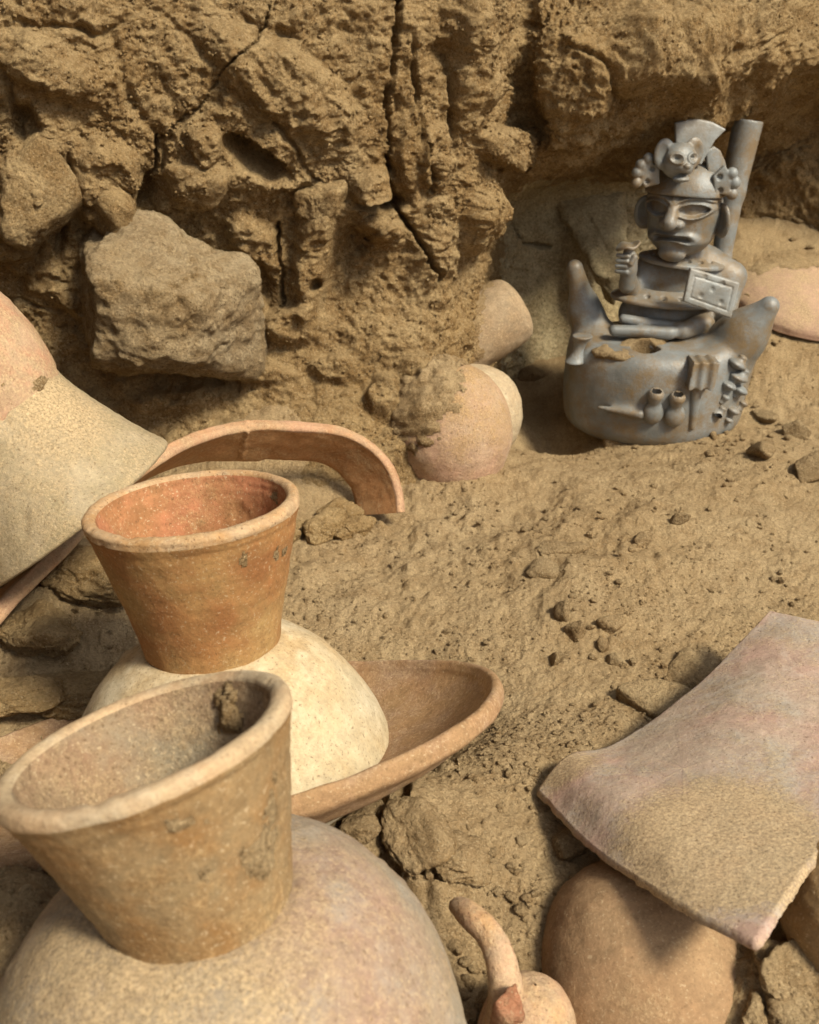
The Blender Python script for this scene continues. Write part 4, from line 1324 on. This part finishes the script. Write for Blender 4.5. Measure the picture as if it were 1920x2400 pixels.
def slab(name, pts, Y0, thick, lean=0.0, lobes=(), holes=(), bend=0.0, h=0.0014, parent=None, groove=None, hd=1.0, mat=None):
    w3 = [P(px, py, Y0) for px, py in pts]
    poly = [(q[0], q[2]) for q in w3]
    zc = sum(q[2] for q in w3) / len(w3)
    xc = sum(q[0] for q in w3) / len(w3)
    def fn(p):
        yy = p[:, 1] - Y0 - lean * (p[:, 2] - zc) - bend * (p[:, 0] - xc)
        dd = polysdf(p[:, 0], p[:, 2], poly)
        d = smax(dd, np.abs(yy) - thick * S, 0.0025)
        for px, py, rr in lobes:
            c = P(px, py, Y0)
            c[1] += lean * (c[2] - zc) + bend * (c[0] - xc)
            d = smin(d, ell(p, c, (rr * S, thick * 1.5 * S, rr * S)), 0.002)
        for px, py, rr in holes:
            c = P(px, py, Y0)
            c[1] += lean * (c[2] - zc) + bend * (c[0] - xc) - thick * S
            d = smax(d, -ell(p, c, (rr * S, thick * hd * S, rr * S)), 0.0015)
        if groove:
            d = d + np.where(yy < 0, 0.0016 * np.exp(-((dd + groove * S) / 0.0011) ** 2), 0)
        return d
    xs = [q[0] for q in w3] + [P(a, b, Y0)[0] for a, b, _ in lobes]
    zs = [q[2] for q in w3] + [P(a, b, Y0)[2] for a, b, _ in lobes]
    ex = abs(lean) * (max(zs) - min(zs)) + abs(bend) * (max(xs) - min(xs)) + thick * 2 * S + 0.004
    pad = 0.014 if lobes else 0.004
    return figpart(name, fn, (min(xs) - pad, Y0 - ex, min(zs) - pad), (max(xs) + pad, Y0 + ex, max(zs) + pad), h, parent, mat)

slab('fan_crest', [(1582, 288), (1612, 281), (1640, 280), (1670, 286), (1702, 303), (1675, 328), (1654, 362), (1640, 385), (1598, 372), (1581, 340)], 1.555, 7, lean=0.15, mat=PLAQUE)
slab('side_crest', [(1650, 352), (1672, 342), (1688, 352), (1700, 378), (1706, 405), (1690, 402), (1668, 412), (1655, 405)], 1.56, 9, lean=0.1, bend=0.3)
slab('ear_ornament', [(1670, 412), (1698, 385), (1708, 404), (1712, 430), (1708, 458), (1672, 452)], 1.540, 8,
     lobes=[(1716, 406, 13), (1722, 428, 14), (1716, 455, 13)], holes=[(1685, 414, 7), (1686, 446, 7)])
slab('ear_ornament', [(1545, 385), (1520, 380), (1505, 395), (1500, 420), (1510, 440), (1545, 430)], 1.535, 8,
     lobes=[(1520, 372, 13), (1502, 386, 12), (1493, 404, 12), (1492, 428, 12)], holes=[(1528, 395, 6), (1516, 424, 6)])
slab('shield', [(1617, 627), (1735, 664), (1712, 745), (1598, 703)], 1.505, 7.5, lean=0.10, bend=0.10,
     holes=[(1652, 648, 6), (1693, 664, 6), (1668, 676, 6), (1640, 690, 6), (1688, 706, 6)], groove=14, hd=0.45, mat=PLAQUE)

# --- spout
ta, tb, tc_ = P(1755, 280, 1.675), P(1716, 450, 1.665), P(1690, 610, 1.65)
def f_spout(p):
    ax_ = (ta - tb) / np.linalg.norm(ta - tb)
    d = cone(p, ta + ax_ * 0.05, tb, 37 * S, 31 * S)
    d = smax(d, (p - ta) @ ax_, 0.004)
    d = smin(d, cone(p, tb, tc_, 29 * S, 23 * S), 0.008)
    d = smin(d, cone(p, tc_, P(1665, 690, 1.635), 23 * S, 30 * S), 0.008)
    d = smax(d, -cone(p, ta + ax_ * 0.03, ta - ax_ * 0.06, 29 * S, 25 * S), 0.003)
    return d
figpart('spout', f_spout, (P(1640, 600, 1.65)[0], 1.60, 0.16), (P(1800, 300, 1.67)[0], 1.71, 0.46), 0.0022)

# ------------------------------------------------------------------ loose stones and clods on the floor
random.seed(7)
def gz(x, y):
    return float(ground_height(np.array([x]), np.array([y]))[0])

def clod_at(px, py, sx, sz, seed, label, name='loose_clod', level=4, sy=None, rot=None, mat=CLODM, group=None, k=9, rough=0.14, z0=0.0, cat='clod', sink=0.3, planes=None):
    g = G(px, py, z0)
    for _ in range(3):
        g = G(px, py, gz(g[0], g[1]) + sz * 0.4 * 0.0004)
    s = (g[1] * CP + (CAMZ - g[2]) * SP) / F
    c = np.array([g[0], g[1], gz(g[0], g[1]) + sz * s * (1 - 2 * sink) * 0.5])
    o = rock(name, c, (sx * s, (sy or (sx + sz) / 2) * s, sz * s), seed, level, rot or (random.uniform(-.4, .4), random.uniform(-.4, .4), random.uniform(-3, 3)), mat, None, planes, k, rough, 0.03)
    return tag(o, label, cat, group)

PALESTONE = earth_mat('pale_stone', (0.40, 0.275, 0.14), (0.26, 0.16, 0.07), (0.46, 0.35, 0.205), 0.7, 1.3)
pl = [((-0.9, -0.5, 0), 0.85), ((0.1, -0.95, -0.25), 0.55), ((0.05, -0.2, 1), 0.62), ((1, 0.2, 0), 0.9), ((0, 1, 0), 0.8), ((0, 0, -1), 0.8), ((-0.4, -0.5, 0.7), 0.85), ((0.5, 0.6, 0.6), 0.8)]
clod_at(1560, 1640, 78, 44, 3, 'pale angular stone lying against the large sherd', 'pale_stone', 5, sy=70, rot=(0.1, -0.12, 0.15), mat=PALESTONE, cat='stone', planes=pl, k=14, rough=0.12)
clod_at(1615, 1565, 60, 24, 9, 'flat pale stone half sunk in sand behind the angular stone', 'pale_stone', 5, sy=70, mat=PALESTONE, cat='stone', sink=0.75, k=5, rough=0.25)
clod_at(1318, 1428, 26, 34, 12, 'small upright flake of earth on the low ridge', 'loose_clod', 4, rot=(0.2, 0.3, 0.3))
clod_at(1352, 1470, 30, 26, 14, 'lumpy clod just below the upright flake on the ridge')
clod_at(1432, 1460, 30, 26, 16, 'rounded clod standing alone right of the upright flake')
clod_at(1415, 1515, 18, 14, 18, 'little pair-like pebble below the rounded clod')
clod_at(1442, 1545, 24, 19, 20, 'greyish round pebble above the pale stones', mat=PALESTONE)
clod_at(1300, 1540, 17, 18, 22, 'dark small clod alone on the open sand by the dish')
clod_at(1262, 1336, 34, 20, 24, 'low pale lump at the left end of the ridge')
clod_at(1340, 1280, 52, 18, 26, 'long crusty slab of earth on the ridge scarp', sy=24, rot=(0, 0, 0.1))
clod_at(1505, 1265, 24, 20, 27, 'half sunk clod on the sand right of the ridge')
clod_at(1590, 1220, 22, 16, 28, 'half sunk clod on the sand below the figure vessel')
clod_at(1430, 1035, 24, 26, 30, 'pointed clod against the foot of the figure vessel', sink=0.15)
clod_at(1900, 1095, 48, 42, 32, 'dark rough clod at the right edge of the floor', level=5)
clod_at(1820, 810, 40, 24, 33, 'clod on the sand bank right of the figure vessel')
clod_at(1890, 870, 36, 22, 34, 'clod near the right edge on the sand bank')
clod_at(1790, 960, 30, 18, 36, 'flat clod beside the base of the figure vessel')
clod_at(1250, 870, 26, 20, 37, 'small clod in the gap left of the figure vessel')
# heap under the front lip of the dish
for i, (px, py, a, b2, lab) in enumerate([
        (845, 1920, 46, 44, 'upright craggy clod below the dish rim'), (860, 1965, 40, 30, 'broken clod in front of the craggy one below the dish'),
        (790, 1960, 48, 30, 'wide lumpy clod beside the front jar below the dish'), (735, 1925, 34, 32, 'clod tucked under the dish next to the front jar'),
        (700, 1935, 28, 26, 'small clod touching the neck of the front jar'), (775, 1925, 26, 26, 'round clod in the middle of the heap below the dish')]):
    clod_at(px, py, a, b2, 40 + i, lab, level=5, group='clods heaped under the dish', sink=0.15, rough=0.38, k=5)
clod_at(985, 1930, 95, 44, 50, 'broad cracked slab of dried mud right of the heap', 'mud_slab', 5, sy=110, rot=(0.1, 0.05, 0.5), cat='clod', rough=0.3, sink=0.5, k=5, mat=SAND)
clod_at(1085, 1990, 80, 30, 52, 'low cracked mud slab on the sand between dish and sherd', 'mud_slab', 5, sy=90, cat='clod', sink=0.55, k=5, rough=0.3, mat=SAND)
clod_at(1320, 1975, 34, 46, 54, 'clod wedged under the left tip of the large sherd', level=5, sink=0.2)
# lumps under the bowl rim on the left
for i, (px, py, a, b2, lab) in enumerate([
        (200, 1335, 130, 55, 'long dark earth lump under the bowl rim at left'), (90, 1420, 120, 60, 'craggy earth lump at the left edge under the bowl rim'),
        (180, 1510, 140, 48, 'flat layered earth lump left of the jar neck'), (60, 1550, 90, 40, 'low earth lump at the left edge above the dish'),
        (640, 1075, 60, 40, 'crumbly earth lump under the crown of the bowl rim'), (745, 1085, 60, 45, 'crumbly earth lump under the bowl rim right of its crown'), (820, 1130, 45, 34, 'crumbly earth lump beside the right end of the bowl rim'), (780, 1180, 60, 26, 'low earth lump spilling out below the bowl rim')]):
    clod_at(px, py, a, b2, 60 + i, lab, level=5, group='earth lumps under the bowl rim', rot=(0.1, 0.1, 0.1 * i), mat=EARTH, rough=0.34, sink=0.3, k=5)
# lumps in the lower right corner
for i, (px, py, a, b2, lab) in enumerate([
        (1850, 2300, 75, 50, 'lumpy clod in the lower right corner below the ochre pot'), (1905, 2370, 70, 55, 'clod cut off by the lower right corner'),
        (1800, 2250, 40, 36, 'small clod between the sherd corner and ochre pot'), (1780, 2390, 60, 40, 'clod at the bottom edge beside the brown pot')]):
    clod_at(px, py, a, b2, 70 + i, lab, level=5, sink=0.4, rough=0.4, k=4, mat=SAND)
GAP = ['topmost rounded pebble', 'third pebble from the top', 'large rounded pebble at mid height', 'pebble touching the handle at mid height', 'largest pebble near the bottom edge', 'pebble below the front jar flank', 'smallest second pebble from the top', 'lowest pebble at the picture edge']
# pebbles in the dark gap between the front jar and the handle
for i, (px, py, a) in enumerate([(1065, 2200, 20), (1085, 2255, 17), (1100, 2300, 22), (1110, 2270, 15), (1125, 2350, 26), (1090, 2330, 18), (1075, 2230, 12), (1105, 2380, 22)]):
    clod_at(px, py, a, a * 0.8, 80 + i, GAP[i] + ' in the dark gap between front jar and handle', 'pebble', 3, group='pebbles in the gap', cat='pebble', k=6, rough=0.08)

# scattered crumbs: shared meshes
crumb_me = []
for k2 in range(8):
    Q, Fc = rock_verts(2, 200 + k2, (1, 0.9, 0.75), k=7, rough=0.2)
    me = np_mesh('crumb', Q, Fc)
    me.materials.append(CLODM)
    crumb_me.append(me)
rs = np.random.RandomState(11)
# (px, py, spread x, spread y, count, min px, max px)
patches = [(1450, 1200, 420, 170, 40, 4, 10, 'on the open sand in the middle of the floor'), (1400, 1430, 220, 120, 30, 4, 12, 'around the low ridge beside the upright flake'),
           (1600, 1040, 260, 45, 42, 4, 12, 'along the foot of the figure vessel'), (1220, 1900, 170, 150, 40, 5, 16, 'between the dish and the large sherd'),
           (1800, 850, 120, 120, 28, 6, 18, 'on the sand bank right of the figure vessel'), (950, 1350, 200, 140, 20, 4, 9, 'on the bare sand right of the orange neck'),
           (1180, 2080, 120, 130, 26, 6, 20, 'on the sand above the broken handle'), (60, 1990, 110, 60, 14, 6, 14, 'at the left edge below the dish'),
           (1300, 1680, 160, 120, 14, 5, 12, 'on the sand right of the dish tip')]
cx_, cy_, cs_ = [], [], []
labs = []
for px, py, ax_, ay_, n_, a, b2, lab in patches:
    labs += [lab] * n_
    cx_ += list(rs.normal(px, ax_ * 0.6, n_)); cy_ += list(rs.normal(py, ay_ * 0.6, n_)); cs_ += list(a + (b2 - a) * rs.uniform(0, 1, n_) ** 2.2)
cx_, cy_, cs_ = map(np.array, (cx_, cy_, cs_))
gpts = np.array([G(a, b2) for a, b2 in zip(cx_, cy_)])
gh = ground_height(gpts[:, 0], gpts[:, 1])
n_c = 0
for i in range(len(cx_)):
    if n_c >= 295: break
    s = (gpts[i, 1] * CP + CAMZ * SP) / F
    r = cs_[i] * s
    o = bpy.data.objects.new('earth_crumb', crumb_me[i % 8])
    COL.objects.link(o)
    o.location = (gpts[i, 0], gpts[i, 1], gh[i] + r * 0.25)
    o.scale = (r, r * rs.uniform(0.7, 1.1), r * rs.uniform(0.6, 1.0))
    o.rotation_euler = (rs.uniform(-.5, .5), rs.uniform(-.5, .5), rs.uniform(0, 6.28))
    tag(o, 'small loose crumb of dry earth ' + labs[i], 'crumb', 'earth crumbs ' + labs[i])
    n_c += 1

# finest grit, nobody could count it
OV = np.array([[1, 0, 0], [-1, 0, 0], [0, 1, 0], [0, -1, 0], [0, 0, 1], [0, 0, -1]], float)
OF = np.array([[0, 2, 4], [2, 1, 4], [1, 3, 4], [3, 0, 4], [2, 0, 5], [1, 2, 5], [3, 1, 5], [0, 3, 5]])
def grains(name, pts, rad, mat, label):
    n_ = len(pts)
    jit_ = 1 + 0.3 * rs.normal(size=(n_, 6, 1))
    q_ = rs.normal(size=(n_, 3, 3))
    q_, _ = np.linalg.qr(q_)
    Vv = np.einsum('nij,nkj->nki', q_, OV[None] * jit_) * rad[:, None, None] + pts[:, None, :]
    Ff = (OF[None] + (np.arange(n_) * 6)[:, None, None]).reshape(-1, 3)
    o = link(name, np_mesh(name, Vv.reshape(-1, 3), Ff, smooth=True), mat)
    return tag(o, label, 'grit', kind='stuff')
n_g = 46000
px = rs.uniform(-100, 2050, n_g); py = 900 + 1550 * rs.uniform(0, 1, n_g) ** 1.1
b_ = (1200 - py) / F
t_ = CAMZ / (SP - CP * b_)
gp_ = np.stack([(px - 960) / F * t_, (CP + SP * b_) * t_, np.zeros(n_g)], 1)
keepm = vnoise(gp_ / 0.07, 5) + rs.normal(0, 0.25, n_g) > 0.12
gp_ = gp_[keepm]
gp_[:, 2] = ground_height(gp_[:, 0], gp_[:, 1])
grains('grit', gp_, 0.0006 + 0.0019 * rs.uniform(0, 1, len(gp_)) ** 4, CLODM, 'fine grit strewn over the sandy floor')
n_k = 2600
px = rs.uniform(-60, 2000, n_k); py = 930 + 1500 * rs.uniform(0, 1, n_k)
b_ = (1200 - py) / F
t_ = CAMZ / (SP - CP * b_)
kp = np.stack([(px - 960) / F * t_, (CP + SP * b_) * t_, np.zeros(n_k)], 1)
kp = kp[vnoise(kp / 0.06, 15) + rs.normal(0, 0.2, n_k) > 0.1]
kp[:, 2] = ground_height(kp[:, 0], kp[:, 1])
V1, F1 = ico(1)
rr = 0.0016 + 0.0034 * rs.uniform(0, 1, len(kp)) ** 2.5
Vk = (V1[None] * (1 + 0.22 * rs.normal(size=(len(kp), len(V1), 1))) * rr[:, None, None] * rs.uniform(0.7, 1.15, (len(kp), 1, 3)) + (kp + np.stack([rr * 0, rr * 0, rr * 0.3], 1))[:, None, :]).reshape(-1, 3)
Fk = (F1[None] + (np.arange(len(kp)) * len(V1))[:, None, None]).reshape(-1, 3)
o = link('fine_clods', np_mesh('fine_clods', Vk, Fk, smooth=False), CLODM)
tag(o, 'countless tiny clods scattered over the sandy floor', 'clods', kind='stuff')
qx, qy = project(Wd)
cand = np.where((qx > -60) & (qx < 1980) & (qy > -60) & (qy < 1200) & (WN[:, 2] > -0.3) & (smooth_niche < 0.4))[0]
cand = cand[vnoise(Wd[cand] / 0.06, 8) + rs.normal(0, 0.3, len(cand)) > -0.1]
cand = rs.choice(cand, 15000, replace=False)
grains('grit', Wd[cand] + rs.normal(0, 0.0008, (len(cand), 3)), 0.0008 + 0.0026 * rs.uniform(0, 1, len(cand)) ** 3, EARTH, 'coarse grit sticking out of the earth wall')
